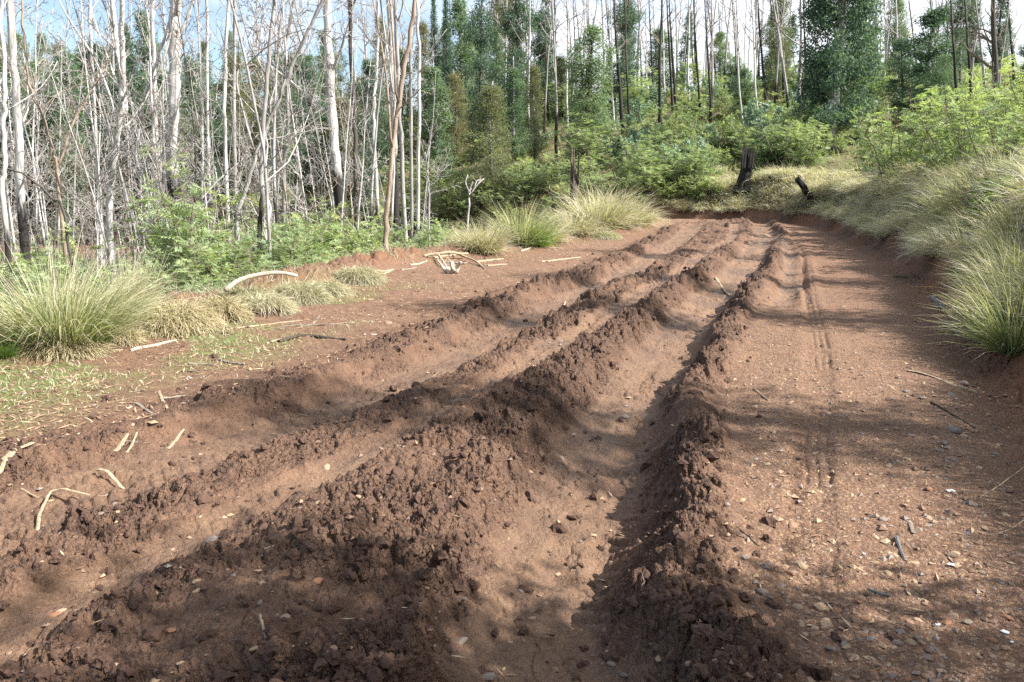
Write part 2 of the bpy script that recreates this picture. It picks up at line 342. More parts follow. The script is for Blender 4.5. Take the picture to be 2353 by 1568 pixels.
M['grass_green'] = leaf_mat('green_grass_blades', [(0, (0.072, 0.128, 0.041)), (0.45, (0.190, 0.246, 0.104)), (0.75, (0.445, 0.411, 0.261)), (1, (0.716, 0.638, 0.516))], 0.4, 0.2)
M['grass_straw'] = leaf_mat('straw_grass_blades', [(0, (0.195, 0.197, 0.101)), (0.4, (0.370, 0.334, 0.217)), (0.75, (0.507, 0.456, 0.342)), (1, (0.625, 0.577, 0.485))], 0.35, 0.25)
M['grass_bright'] = leaf_mat('bright_grass_blades', [(0, (0.065, 0.128, 0.030)), (0.6, (0.159, 0.249, 0.064)), (1, (0.347, 0.383, 0.158))], 0.4, 0.2)
M['grass_dry'] = leaf_mat('dry_bank_grass_blades', [(0, (0.191, 0.173, 0.105)), (0.35, (0.357, 0.313, 0.215)), (0.7, (0.524, 0.459, 0.347)), (1, (0.595, 0.606, 0.484))], 0.35, 0.35)
M['thatch'] = leaf_mat('dead_thatch', [(0, (0.211, 0.169, 0.095)), (0.5, (0.380, 0.317, 0.190)), (1, (0.549, 0.475, 0.317))], 0.25, 0.2)
M['herb'] = leaf_mat('broad_green_leaves', [(0, (0.06, 0.12, 0.025)), (1, (0.16, 0.24, 0.06))], 0.4, 0.2)

def bark_mat(name, light, dark, char=(0.016, 0.014, 0.013), scale=1.0):
    """pale weathered wood with streaks; the point attribute 'burn' marks charred wood"""
    t = NT(name); p = t.obj()
    st = t.n('ShaderNodeMapping', {'Vector': p, 'Scale': (9 * scale, 9 * scale, 0.9 * scale)}).outputs[0]
    n1 = t.noise(1.6, 5, st, 0.6).outputs['Fac']; n2 = t.noise(6 * scale, 4, st, 0.6).outputs['Fac']
    c = t.mix(t.ramp(n1, [(0.32, 1.0), (0.58, 0.0)]), light, dark)
    c = t.mix(t.math('MULTIPLY', t.rnd(), 0.4), c, tuple(0.55 * a for a in light))
    b = t.math('ADD', t.attr('burn'), t.math('MULTIPLY', t.math('SUBTRACT', n1, 0.5), 0.9))
    c = t.mix(t.ramp(b, [(0.42, 0.0), (0.6, 1.0)]), c, t.mix(n2, char, tuple(3.2 * a for a in char)))
    return t.done(t.princ(c, 0.85, t.bump(n2, 0.6, 0.03), 0.2))
M['bark_white'] = bark_mat('white_bark', (0.62, 0.60, 0.575), (0.22, 0.195, 0.175))
M['bark_grey'] = bark_mat('grey_bark', (0.39, 0.37, 0.355), (0.16, 0.14, 0.125))
M['bark_brown'] = bark_mat('brown_bark', (0.34, 0.265, 0.20), (0.15, 0.11, 0.085))
M['bark_dark'] = bark_mat('dark_bark', (0.11, 0.095, 0.085), (0.035, 0.03, 0.027))
M['twig'] = bark_mat('bare_twigs', (0.36, 0.335, 0.32), (0.22, 0.195, 0.18))
M['twig_brown'] = bark_mat('brown_twigs', (0.22, 0.175, 0.14), (0.10, 0.08, 0.065))
M['char'] = bark_mat('charred_wood', (0.03, 0.027, 0.026), (0.012, 0.011, 0.011))
M['stump_wood'] = bark_mat('weathered_stump_wood', (0.26, 0.21, 0.17), (0.075, 0.058, 0.048), scale=2.2)
M['wood_pale'] = bark_mat('split_pale_wood', (0.52, 0.41, 0.275), (0.26, 0.185, 0.115), scale=4)
M['wood_bleached'] = bark_mat('bleached_wood', (0.58, 0.50, 0.395), (0.30, 0.24, 0.175), scale=3)
M['wood_grey'] = bark_mat('grey_stick_bark', (0.34, 0.29, 0.235), (0.15, 0.12, 0.095), scale=4)
M['wood_slate'] = bark_mat('slate_grey_stick', (0.22, 0.215, 0.21), (0.11, 0.105, 0.10), scale=4)
M['wood_dark'] = bark_mat('dark_wet_stick', (0.10, 0.078, 0.06), (0.045, 0.034, 0.027), scale=4)

def stone_mat(name, a, b):
    t = NT(name); p = t.obj(); n = t.noise(22, 5, p, 0.6).outputs['Fac']; n2 = t.noise(90, 3, p).outputs['Fac']
    c = t.mix(t.ramp(n, [(0.35, 0.0), (0.65, 1.0)]), a, b)
    c = t.mix(t.ramp(t.noise(9, 3, p).outputs['Fac'], [(0.42, 0.0), (0.66, 0.85)]), c, (0.15, 0.085, 0.055))
    return t.done(t.princ(c, 0.85, t.bump(n2, 0.4, 0.004), 0.25))
M['stone_tan'] = stone_mat('tan_stone', (0.38, 0.28, 0.18), (0.27, 0.19, 0.12))
M['stone_grey'] = stone_mat('grey_stone', (0.235, 0.195, 0.165), (0.165, 0.14, 0.12))
M['stone_brown'] = stone_mat('brown_stone', (0.21, 0.13, 0.09), (0.28, 0.17, 0.11))
M['stone_slate'] = stone_mat('slate_stone', (0.165, 0.16, 0.155), (0.115, 0.113, 0.115))
M['stone_orange'] = stone_mat('orange_stone', (0.33, 0.16, 0.085), (0.25, 0.12, 0.07))
def mud_mat():
    t = NT('mud_clods'); p = t.pos(); n = t.noise(18, 5, p, 0.6).outputs['Fac']; f = t.noise(90, 4, p, 0.65).outputs['Fac']
    c = t.mix(n, (0.070, 0.041, 0.030), (0.128, 0.075, 0.053)); c = t.mix(t.ramp(f, [(0.35, 0.4), (0.55, 0.0)]), c, (0.05, 0.03, 0.022))
    return t.done(t.princ(c, 0.9, t.bump(f, 0.9, 0.015), 0.2))
M['mud'] = mud_mat()
def chip_mat():
    t = NT('leaf_and_bark_litter'); c = t.ramp(t.attr('tint'), [(0, (0.14, 0.085, 0.055)), (0.4, (0.26, 0.165, 0.10)), (0.75, (0.35, 0.24, 0.145)), (1, (0.45, 0.34, 0.22))])
    return t.done(t.princ(c, 0.7, None, 0.25))
M['litter'] = chip_mat()
def pebble_mat():
    t = NT('loose_gravel'); c = t.ramp(t.attr('tint'), [(0, (0.13, 0.085, 0.065)), (0.3, (0.22, 0.135, 0.09)), (0.55, (0.19, 0.165, 0.15)), (0.8, (0.29, 0.19, 0.115)), (1, (0.34, 0.25, 0.155))])
    return t.done(t.princ(c, 0.85, t.bump(t.noise(80, 3, t.pos()).outputs['Fac'], 0.4, 0.004), 0.25))
M['pebble'] = pebble_mat()
def flat_mat(name, c, rough=0.6):
    t = NT(name); return t.done(t.princ(t.mix(t.noise(40, 3, t.obj()).outputs['Fac'], c, tuple(0.7 * a for a in c)), rough))
M['paper'] = flat_mat('white_paper', (0.72, 0.74, 0.76))

# ------------------------------------------------------------------ mesh building
class MB:
    """collects tubes, leaves, blades and lumps as arrays, then links them as one mesh object"""
    def __init__(s): s.v, s.fv, s.ft, s.at, s.n = [], [], [], {'tint': [], 'burn': []}, 0
    def add(s, v, loops, totals, tint=0.5, burn=0.0):
        v = np.asarray(v, float).reshape(-1, 3)
        s.v.append(v); s.fv.append(np.asarray(loops, np.int64).ravel() + s.n); s.ft.append(np.asarray(totals, np.int64).ravel())
        s.at['tint'].append(np.broadcast_to(np.asarray(tint, float), (len(v),))); s.at['burn'].append(np.broadcast_to(np.asarray(burn, float), (len(v),)))
        s.n += len(v)
    def tube(s, pts, rad, sides=6, burn=0.0, tint=0.5, rough=0.0, cap=True, flat=1.0, jag=0.0, rg=R):
        pts = np.asarray(pts, float); n = len(pts); rad = np.broadcast_to(np.asarray(rad, float), (n,))
        t = np.gradient(pts, axis=0); t /= np.linalg.norm(t, axis=1)[:, None] + 1e-9
        a = np.array([1., 0, 0]) if abs(t[0][0]) < 0.8 else np.array([0, 1., 0])
        us = np.zeros((n, 3))
        for i in range(n):
            a = a - t[i] * a.dot(t[i]); a /= np.linalg.norm(a) + 1e-9; us[i] = a
        ws = np.cross(t, us); ang = np.arange(sides) * 2 * math.pi / sides
        rr = rad[:, None] * (1 + rough * (rg.random((n, sides)) - 0.5) * 2)
        v = pts[:, None] + rr[..., None] * (np.cos(ang)[None, :, None] * us[:, None] + flat * np.sin(ang)[None, :, None] * ws[:, None])
        if jag: v[-1] += t[-1] * (rg.random((sides, 1)) * jag)
        i, j = np.meshgrid(np.arange(n - 1), np.arange(sides), indexing='ij'); k = (j + 1) % sides
        q = np.stack([i * sides + j, i * sides + k, (i + 1) * sides + k, (i + 1) * sides + j], -1).reshape(-1)
        tot = np.full((n - 1) * sides, 4); loops = q
        if cap:
            loops = np.concatenate([q, np.arange(sides)[::-1], (n - 1) * sides + np.arange(sides)]); tot = np.concatenate([tot, [sides, sides]])
        bb = np.repeat(np.broadcast_to(np.asarray(burn, float), (n,)), sides)
        s.add(v.reshape(-1, 3), loops, tot, tint, bb)
    def leaves(s, base, d, nrm, length, width, tint, mid=0.45, droop=0.0):
        """one four cornered leaf per row"""
        base, d, nrm = np.asarray(base), np.asarray(d), np.asarray(nrm); m = len(base)
        d = d / (np.linalg.norm(d, axis=1)[:, None] + 1e-9); side = np.cross(d, nrm); side /= np.linalg.norm(side, axis=1)[:, None] + 1e-9
        length = np.broadcast_to(np.asarray(length, float), (m,))[:, None]; width = np.broadcast_to(np.asarray(width, float), (m,))[:, None]
        c = base + d * length * mid; tip = base + d * length; tip[:, 2] -= (droop * length[:, 0])
        v = np.stack([base, c - side * width / 2, tip, c + side * width / 2], 1).reshape(-1, 3)
        s.add(v, np.arange(4 * m), np.full(m, 4), np.repeat(np.broadcast_to(np.asarray(tint, float), (m,)), 4))
    def blades(s, base, d, length, width, bend, tint, segs=3, tipt=0.3, pull=None):
        """arching grass blades: quads that narrow to a tip"""
        base, d = np.asarray(base, float), np.asarray(d, float); m = len(base); d = d / (np.linalg.norm(d, axis=1)[:, None] + 1e-9)
        length = np.broadcast_to(np.asarray(length, float), (m,)); width = np.broadcast_to(np.asarray(width, float), (m,)); bend = np.broadcast_to(np.asarray(bend, float), (m,))
        ph = R.random(m) * math.pi; side = np.stack([np.cos(ph), np.sin(ph), np.zeros(m)], 1)
        side -= d * (side * d).sum(1)[:, None]; side /= np.linalg.norm(side, axis=1)[:, None] + 1e-9
        hor = d.copy(); hor[:, 2] = 0; hor /= np.linalg.norm(hor, axis=1)[:, None] + 1e-6
        rows, tt = [], []
        p, cur = base.copy(), d.copy(); tint = np.broadcast_to(np.asarray(tint, float), (m,))
        for k in range(segs + 1):
            f = k / segs; w = (width * (1 - f) ** 0.7 * 0.5)[:, None]
            if k < segs: rows += [p - side * w, p + side * w]; tt += [tint + tipt * f] * 2
            else: rows.append(p.copy()); tt.append(tint + tipt)
            if k < segs:
                p = p + cur * (length / segs)[:, None]
                cur = cur + (hor * 0.35 + np.array([0, 0, -1.0])) * bend[:, None] * (0.6 + f) / segs * 2
                if pull is not None: cur = cur + np.asarray(pull) / segs
                cur /= np.linalg.norm(cur, axis=1)[:, None]
        v = np.stack(rows, 1); nv = 2 * segs + 1; tn = np.stack(tt, 1).clip(0, 1)
        f = []; tot = []
        for k in range(segs - 1): f += [2 * k, 2 * k + 1, 2 * k + 3, 2 * k + 2]; tot.append(4)
        f += [2 * segs - 2, 2 * segs - 1, 2 * segs]; tot.append(3)
        s.add(v.reshape(-1, 3), (np.arange(m)[:, None] * nv + np.array(f)[None]).ravel(), np.tile(tot, m), tn.ravel())
    def mesh(s, name, mat, smooth=False):
        me = bpy.data.meshes.new(name); v = np.concatenate(s.v); fv = np.concatenate(s.fv); ft = np.concatenate(s.ft)
        me.vertices.add(len(v)); me.vertices.foreach_set('co', v.astype(np.float32).ravel())
        me.loops.add(len(fv)); me.loops.foreach_set('vertex_index', fv.astype(np.int32))
        me.polygons.add(len(ft)); st = np.concatenate([[0], np.cumsum(ft)[:-1]])
        me.polygons.foreach_set('loop_start', st.astype(np.int32)); me.polygons.foreach_set('loop_total', ft.astype(np.int32))
        for k in ('tint', 'burn'):
            a = me.attributes.new(k, 'FLOAT', 'POINT'); a.data.foreach_set('value', np.concatenate(s.at[k]).astype(np.float32))
        me.polygons.foreach_set('use_smooth', np.full(len(ft), smooth)); me.materials.append(mat); me.update(calc_edges=True); me.validate()
        return me

def link(name, me, parent=None, loc=(0, 0, 0), rot=(0, 0, 0), sc=1.0):
    o = bpy.data.objects.new(name, me); COL.objects.link(o); o.location = loc; o.rotation_euler = rot
    o.scale = (sc, sc, sc) if np.isscalar(sc) else sc
    if parent: o.parent = parent
    return o
def tag(o, label, cat, group=None):
    o['label'] = label; o['category'] = cat
    if group: o['group'] = group
    return o
def thing(name, label, cat, loc=(0, 0, 0), rot=(0, 0, 0), sc=1.0, group=None):
    o = link(name, None, None, loc, rot, sc); o.empty_display_size = 0.2
    return tag(o, label, cat, group)
def stuff(o): o['kind'] = 'stuff'; return o
def place(root, loc, rot=(0, 0, 0), sc=1.0, label=None, group=None):     # a copy of a thing with copies of its parts
    r = root.copy(); COL.objects.link(r); r.location = loc; r.rotation_euler = rot
    r.scale = (sc, sc, sc) if np.isscalar(sc) else sc
    if label: r['label'] = label
    if group: r['group'] = group
    for c in root.children:
        k = c.copy(); COL.objects.link(k); k.parent = r
    return r
def drop(root):                              # take a pattern piece out again once it has been copied
    for c in list(root.children): bpy.data.objects.remove(c)
    bpy.data.objects.remove(root)

# ------------------------------------------------------------------ the ground: one sheet, finer near the track
def build_ground():
    r = [0.0, 0.5, 0.9, 1.2]
    while r[-1] < 330:
        k = r[-1]; r.append(k * (1 + (0.0036 if k < 12 else 0.0062 if k < 24 else 0.0095 if k < 46 else 0.035)) if k > 1.4 else k + 0.03)
    r = np.array(r)
    a = np.concatenate([np.linspace(-180, -46, 46)[:-1], np.linspace(-46, -37, 40)[:-1], np.linspace(-37, 37, 860), np.linspace(37, 46, 40)[1:], np.linspace(46, 180, 46)[1:-1]])
    a = np.radians(a); nr, na = len(r), len(a)
    X = (r[:, None] * np.sin(a)[None]).ravel(); Y = (r[:, None] * np.cos(a)[None]).ravel()
    tr, tl = zones(X, Y); Z = base_h(X, Y, tr, tl)
    lump, floor, gravel, red = (np.zeros(len(X)) for _ in range(4))
    k = sst(0.1, -0.5, tr) * sst(0.0, -0.5, tl)
    m = (k > 0) & (Y < 42) & (Y > -4)
    hh, lu, fl, gr, rd = road_h(X[m], Y[m])
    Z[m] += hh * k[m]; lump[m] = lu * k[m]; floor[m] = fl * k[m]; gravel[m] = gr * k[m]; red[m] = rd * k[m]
    # rough verge soil
    rough = (1 - k) * sst(60, 20, np.hypot(X, Y))
    Z += rough * (0.06 * fbm(X * 2.6, Y * 2.6, 151, 4, 0.6) + 0.02 * fbm(X * 11, Y * 11, 155, 3) + 0.05 * blocks((X + 0.04 * fbm(X * 9, Y * 9, 158, 2)) / 0.16, Y / 0.16, 157) * sst(0.9, 0.2, np.abs(tr)) + 0.025 * blocks(X / 0.07, Y / 0.07, 159) * sst(0.9, 0.2, np.abs(tr))) + rough * sst(0.9, 0.2, np.abs(tl - 0.1)) * (0.10 * cells(X / 0.3, Y / 0.3, 161, 0.5) + 0.05 * cells(X / 0.11, Y / 0.11, 165, 0.6) + 0.06 * blocks((X + 0.05 * fbm(X * 7, Y * 7, 163, 2)) / 0.26, Y / 0.26, 167) + 0.05 * blocks(X / 0.11, Y / 0.11, 169))
    n5 = fbm(X * 0.8, Y * 0.8, 171, 3)
    clay = 0.8 * np.exp(-((tr - 0.05) / 0.28) ** 2) * sst(-0.15, 0.3, n5 + 0.05) + 0.45 * sst(-0.5, 0.1, tl) * sst(0.7, 0.1, tl) * sst(9, 14, Y) * sst(0.1, 0.4, n5)
    clay += sst(33, 40, Y) * sst(10, 6, X) * 0.8 * (np.exp(-((tr - 0.6) / 0.7) ** 2))
    soil = np.maximum(sst(0.3, 0.7, tr + 0.25 * n5), sst(0.4, 1.0, tl))
    moss = sst(-2.5, -1.2, tl + 0.5 * n5) * sst(0.3, -0.4, tl) * sst(14, 8.5, Y) * sst(-0.1, 0.2, n5 + 0.12)
    zero = k * 0
    me = bpy.data.meshes.new('ground'); nv = nr * na
    me.vertices.add(nv); me.vertices.foreach_set('co', np.stack([X, Y, Z], 1).astype(np.float32).ravel())
    i, j = np.meshgrid(np.arange(nr - 1), np.arange(na), indexing='ij'); j2 = (j + 1) % na
    q = np.stack([i * na + j, i * na + j2, (i + 1) * na + j2, (i + 1) * na + j], -1).reshape(-1, 4)
    onroad = (k > 0.5)
    fr = onroad[q].all(1)
    def sheet(name, quads):
        used = np.unique(quads); remap = np.full(nv, -1); remap[used] = np.arange(len(used)); qq = remap[quads]
        me = bpy.data.meshes.new(name)
        me.vertices.add(len(used)); me.vertices.foreach_set('co', np.stack([X, Y, Z], 1)[used].astype(np.float32).ravel())
        me.loops.add(qq.size); me.loops.foreach_set('vertex_index', qq[:, ::-1].astype(np.int32).ravel())
        me.polygons.add(len(qq)); me.polygons.foreach_set('loop_start', (np.arange(len(qq)) * 4).astype(np.int32)); me.polygons.foreach_set('loop_total', np.full(len(qq), 4, np.int32))
        for nm, arr in (('lump', lump), ('floor', floor), ('gravel', gravel), ('red', red), ('clay', clay.clip(0, 1)), ('soil', soil), ('moss', moss.clip(0, 1))):
            at = me.attributes.new(nm, 'FLOAT', 'POINT'); at.data.foreach_set('value', arr[used].astype(np.float32))
        me.polygons.foreach_set('use_smooth', np.full(len(qq), True)); me.materials.append(M['ground']); me.update(calc_edges=True)
        o = link(name, me); o['kind'] = 'structure'; return o
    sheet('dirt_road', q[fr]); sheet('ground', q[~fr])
build_ground()
KIDS = {}
def place(root, loc, rot=(0, 0, 0), sc=1.0, label=None, group=None):     # a copy of a thing with copies of its parts
    if root.name not in KIDS: KIDS[root.name] = list(root.children)
    r = root.copy(); COL.objects.link(r); r.location = loc; r.rotation_euler = rot
    r.scale = (sc, sc, sc) if np.isscalar(sc) else sc
    if label: r['label'] = label
    if group: r['group'] = group
    for c in KIDS[root.name]:
        k = c.copy(); COL.objects.link(k); k.parent = r
    return r

# ------------------------------------------------------------------ where things are, in words
MARKS = [(42, 'the leftmost white pole'), (165, 'the dark arching stem'), (280, 'the forked white trunk'), (412, 'the shaggy white trunk'), (535, 'the brown crooked leaner'), (593, 'the black-based trunk'), (680, 'the pale fork-headed trunk'), (770, 'the stout white leaner'),
         (890, 'the brown leaning trunk'), (957, 'the close trio'), (1075, 'the fingered sapling'), (1140, 'the dark twin columns'), (1250, 'the bright green tussock'), (1320, 'the splintered stump'), (1345, 'the vivid green column'), (1430, 'the straw tussock mound'), (1512, 'the black flared trunk'), (1620, 'the track bend'), (1708, 'the charred stump'),
         (1780, 'the log heap'), (1845, 'the charred log stub'), (1925, 'the big eucalypt'), (2060, 'the right-hand dark columns'), (2120, 'the bleached bank branch'), (2200, 'the large bank tussocks'), (2250, 'the straw crowned tussock'), (2293, 'the thick dark trunk'), (2330, 'the broad-leaved plant')]
ORD = ['first', 'second', 'third', 'fourth', 'fifth', 'sixth', 'seventh', 'eighth']
class Namer:
    """gives each copy of a kind words of its own, counted from the nearest landmark"""
    def __init__(s): s.items = []
    def put(s, o, desc, u, where, group): s.items.append((o, desc, u, where, group))
    def flush(s):
        buckets = {}
        for it in s.items:
            o, desc, u, where, group = it
            mk = min(MARKS, key=lambda m: abs(m[0] - u)); side = 'left of' if u < mk[0] else 'right of'
            buckets.setdefault((desc, where, side, mk[1]), []).append(it)
        for (desc, where, side, mk), its in buckets.items():
            its.sort(key=lambda q: -q[2] if side == 'left of' else q[2])
            for i, (o, _, u, _, group) in enumerate(its):
                o['group'] = group
                if len(its) == 1: o['label'] = f'{desc} {where} {side} {mk}'
                elif i < 8: o['label'] = f'{ORD[i]} {desc} {where} {side} {mk}'
                else: o['label'] = f'one more {desc} {where} {side} {mk}'; o['group'] = f'{group} {side} {mk}'
NAMES = Namer()
def uv_of(loc): return project(*loc)

# ------------------------------------------------------------------ dead trees
def wander(p0, d0, ln, n, curl, up, rg):
    pts = [np.array(p0, float)]; d = np.array(d0, float); d /= np.linalg.norm(d)
    for k in range(n):
        d = d + rg.normal(0, curl, 3) + np.array([0, 0, up]); d /= np.linalg.norm(d); pts.append(pts[-1] + d * ln / n)
    return np.array(pts)
def side_dir(t, ang, rg):
    a = rg.normal(0, 1, 3); a -= t * a.dot(t); a /= np.linalg.norm(a); return t * math.cos(ang) + a * math.sin(ang)
def sprout(mb, pts, rad, rg, n, ang, lenf, levels, sides, burn=0, thin=1.0, start=0.25, curl=0.16):
    """side branches of a limb, then theirs"""
    L0 = np.linalg.norm(np.diff(pts, axis=0), axis=1).sum()
    for _ in range(n):
        f = start + (1 - start) * rg.random(); k = min(int(f * (len(pts) - 1)), len(pts) - 2); w = f * (len(pts) - 1) - k
        p = pts[k] * (1 - w) + pts[k + 1] * w; t = pts[k + 1] - pts[k]; t /= np.linalg.norm(t); r = (rad[k] * (1 - w) + rad[k + 1] * w) * (0.45 + 0.25 * rg.random())
        ln = L0 * lenf * (0.5 + 0.8 * rg.random()) * (1.15 - 0.6 * f)
        q = wander(p, side_dir(t, ang * (0.7 + 0.6 * rg.random()), rg), ln, 5 if levels > 0 else 4, curl, 0.04, rg)
        r = max(r, 0.0035 * thin); rr = np.linspace(r, max(r * 0.25, 0.0022 * thin), len(q))
        mb.tube(q, rr, sides if levels > 0 else 3, burn, cap=False, rg=rg)
        if levels > 0: sprout(mb, q, rr, rg, max(2, int(n * 0.7)), ang * 1.1, lenf * 0.95, levels - 1, max(3, sides - 1), burn, thin, 0.15, curl * 1.2)
def burn_profile(z, hgt, soft=0.8): return np.clip(0.5 + (hgt - z) / (2 * soft), 0, 1)

def hero_dead(name, label, px, d, w0, w1, bark, burn_v=None, limbs=5, levels=1, extra=7.0, twig='twig', limb_len=2.2, limb_from=0.35, ang=0.7, seed=0, rough=0.08, forks=(), twigs_n=6, cat='tree'):
    """a dead trunk traced through picture points on the upright plane y = d; forks: more stems the same way"""
    rg = np.random.default_rng(1000 + seed)
    pp = [PD(u, v, d) for u, v in px]
    g = H1(pp[0][0], d, False) - 0.15
    if pp[0][2] > g: pp[0][2] = g; 
    pp[0][2] = min(pp[0][2], max(g, pp[0][2]))
    if extra > 0:
        t = pp[-1] - pp[-2]; t /= np.linalg.norm(t); t = t + np.array([0, 0, 0.6]); t /= np.linalg.norm(t); pp += [pp[-1] + t * extra * 0.5, pp[-1] + t * extra]
    pts = catmull3(pp, 5); pts[1:-1] += rg.normal(0, 0.012, pts[1:-1].shape)
    pts[:, 1] += 0.25 * np.sin(np.linspace(0, 3, len(pts)) + seed) - 0.25 * math.sin(seed)
    base = pts[0].copy(); o = thing(name, label, cat, base); loc = pts - base
    r0, r1 = w0 * d / FPX / 2, w1 * d / FPX / 2
    n = len(pts); f = np.linspace(0, 1, n); rad = r0 + (r1 - r0) * (f ** 0.9); rad = rad * (1 + 0.35 * np.exp(-f * 14))
    if extra > 0: rad = rad * np.where(f > 0.75, 1 - (f - 0.75) * 2.6, 1)
    bz = -9 if burn_v is None else PD(px[0][0], burn_v, d)[2] - base[2]
    tk = MB(); tk.tube(loc, rad, 11, burn_profile(loc[:, 2], bz), rough=rough, rg=rg)
    link('trunk', tk.mesh('trunk', M[bark], True), o)
    for fk in forks:
        fp, wA, wB = fk
        q = catmull3([PD(u, v, d + 0.15 * i) for i, (u, v) in enumerate(fp)] , 4) - base
        k = np.argmin(np.linalg.norm(loc - q[0], axis=1)); q[0] = loc[k]
        fr = np.linspace(wA, wB, len(q)) * d / FPX / 2
        mb = MB(); mb.tube(q, fr, 8, burn_profile(q[:, 2], bz), rough=rough, rg=rg); lo = link('limb', mb.mesh('limb', M[bark], True), o)
        tw = MB(); sprout(tw, q, fr, rg, twigs_n, 0.75, 0.33, levels, 4); stuff(link('twigs', tw.mesh('twigs', M[twig]), lo))
    for _ in range(limbs):
        ff = limb_from + (0.97 - limb_from) * rg.random(); k = int(ff * (n - 1)); t = loc[min(k + 1, n - 1)] - loc[k - 1]; t /= np.linalg.norm(t)
        ln = limb_len * (0.5 + rg.random()); q = wander(loc[k], side_dir(t, ang * (0.6 + 0.7 * rg.random()), rg), ln, 7, 0.13, 0.07, rg); rr = np.linspace(max(rad[k] * 0.42, 0.008), 0.004, 8)
        mb = MB(); mb.tube(q, rr, 6, 0, rg=rg); lo = link('limb', mb.mesh('limb', M[bark], True), o)
        tw = MB(); sprout(tw, q, rr, rg, twigs_n, 0.7, 0.42, levels, 4); stuff(link('twigs', tw.mesh('twigs', M[twig]), lo))
    return o
def catmull3(pts, n=5):
    p = np.array([2 * pts[0] - pts[1]] + list(pts) + [2 * pts[-1] - pts[-2]]); out = []
    for i in range(1, len(p) - 2):
        for k in range(n):
            t = k / n
            out.append(0.5 * ((2 * p[i]) + (-p[i - 1] + p[i + 1]) * t + (2 * p[i - 1] - 5 * p[i] + 4 * p[i + 1] - p[i + 2]) * t * t + (-p[i - 1] + 3 * p[i] - 3 * p[i + 1] + p[i + 2]) * t ** 3))
    out.append(p[-2]); return np.array(out)

hero_dead('dead_tree', 'tall straight white pole trunk nearest the left picture edge', [(56, 640), (46, 480), (43, 330), (36, 150), (28, -80)], 15, 19, 13, 'bark_white', 470, 5, 1, 6, seed=1, limb_len=1.6)
hero_dead('dead_tree', 'forked crooked white trunk with a black scar at its fork', [(253, 700), (255, 515), (262, 425), (278, 330), (291, 266), (300, 215), (304, 120), (305, 20)], 16.5, 15, 9, 'bark_white', None, 4, 1, 4, seed=2, limb_len=1.6,
          forks=[([(290, 270), (283, 200), (271, 120), (258, 0), (250, -120)], 13, 9), ([(280, 318), (254, 225), (217, 135), (150, 30), (120, -40)], 6, 3), ([(284, 300), (330, 235), (378, 130), (400, 40)], 5, 3)])
hero_dead('dead_tree', 'thick shaggy white trunk with peeling bark, stoutest on the left', [(408, 600), (406, 420), (405, 300), (412, 200), (414, 100), (417, -60)], 18, 27, 22, 'bark_white', 410, 4, 1, 6, seed=3, rough=0.16, limb_len=2.2, limb_from=0.5)
hero_dead('dead_tree', 'stout leaning white trunk with blackened lower half', [(790, 530), (782, 473), (770, 344), (761, 215), (754, 107), (747, -30)], 23, 24, 15, 'bark_white', 395, 5, 1, 6, seed=4, limb_len=2.4, limb_from=0.5,
          forks=[([(752, 262), (690, 205), (612, 145)], 7, 5)])
hero_dead('dead_tree', 'dark slim straight trunk with pale patches beside stout white trunk', [(823, 555), (818, 450), (815, 387), (810, 258), (800, 107), (796, -30)], 20, 12, 9, 'bark_dark', None, 3, 1, 6, seed=5, limb_len=1.2, limb_from=0.6, twig='twig_brown')
hero_dead('dead_tree', 'brown slender trunk leaning right from behind the soil windrow', [(883, 585), (886, 500), (893, 420), (900, 322), (911, 236), (924, 150), (941, 64), (952, -40)], 17.3, 12, 7, 'bark_brown', None, 8, 2, 3.5, seed=6, limb_len=1.7, limb_from=0.38, ang=0.6,
          forks=[([(898, 340), (893, 240), (884, 150), (868, 60), (852, -30)], 6, 3), ([(910, 240), (905, 120), (896, 0), (890, -90)], 6, 3)])
hero_dead('dead_tree', 'tall trunk charred black to a third, white above', [(910, 510), (907, 430), (905, 387), (903, 258), (899, 129), (893, -40)], 26, 17, 9, 'bark_white', 350, 4, 1, 6, seed=7, limb_len=2, limb_from=0.55)
hero_dead('dead_tree', 'pale slender trunk, left one of the close trio', [(931, 545), (926, 387), (920, 258), (915, 86), (911, -40)], 21, 10, 7, 'bark_grey', None, 4, 1, 5, seed=8, limb_len=1.4, limb_from=0.5)
hero_dead('dead_tree', 'grey slender trunk, middle one of the close trio', [(943, 520), (946, 344), (946, 172), (950, 86), (962, -30)], 22, 8, 5, 'bark_grey', None, 4, 1, 4, seed=9, limb_len=1.2)
hero_dead('dead_tree', 'pale slender trunk, right one of the close trio', [(957, 525), (962, 344), (965, 172), (961, 64), (957, -50)], 22, 8, 5, 'bark_white', None, 5, 1, 4, seed=10, limb_len=1.4)
hero_dead('dead_tree', 'thin white wavy trunk just left of the brown leaner', [(868, 500), (862, 344), (857, 258), (862, 150), (864, -30)], 24, 8, 5, 'bark_white', 470, 5, 1, 5, seed=11, limb_len=1.8)
hero_dead('dead_tree', 'slim grey trunk with black base standing near the pale curved branch', [(591, 628), (592, 560), (593, 473), (591, 344), (600, 172), (616, -40)], 14.5, 12, 7, 'bark_grey', 455, 4, 1, 4, seed=12, limb_len=1.4, limb_from=0.5)
hero_dead('dead_tree', 'brown crooked trunk leaning right with a wide fan of bare branches', [(538, 575), (545, 500), (556, 451), (580, 365), (602, 301), (636, 228), (671, 142), (705, 77), (745, -20)], 15, 10, 5, 'bark_grey', None, 11, 2, 2, seed=13, limb_len=1.9, limb_from=0.35, ang=0.85, twig='twig_brown',
          forks=[([(585, 350), (560, 260), (545, 170), (590, 90), (610, 20)], 5, 3), ([(640, 225), (660, 160), (640, 90), (600, 40)], 4, 2)])
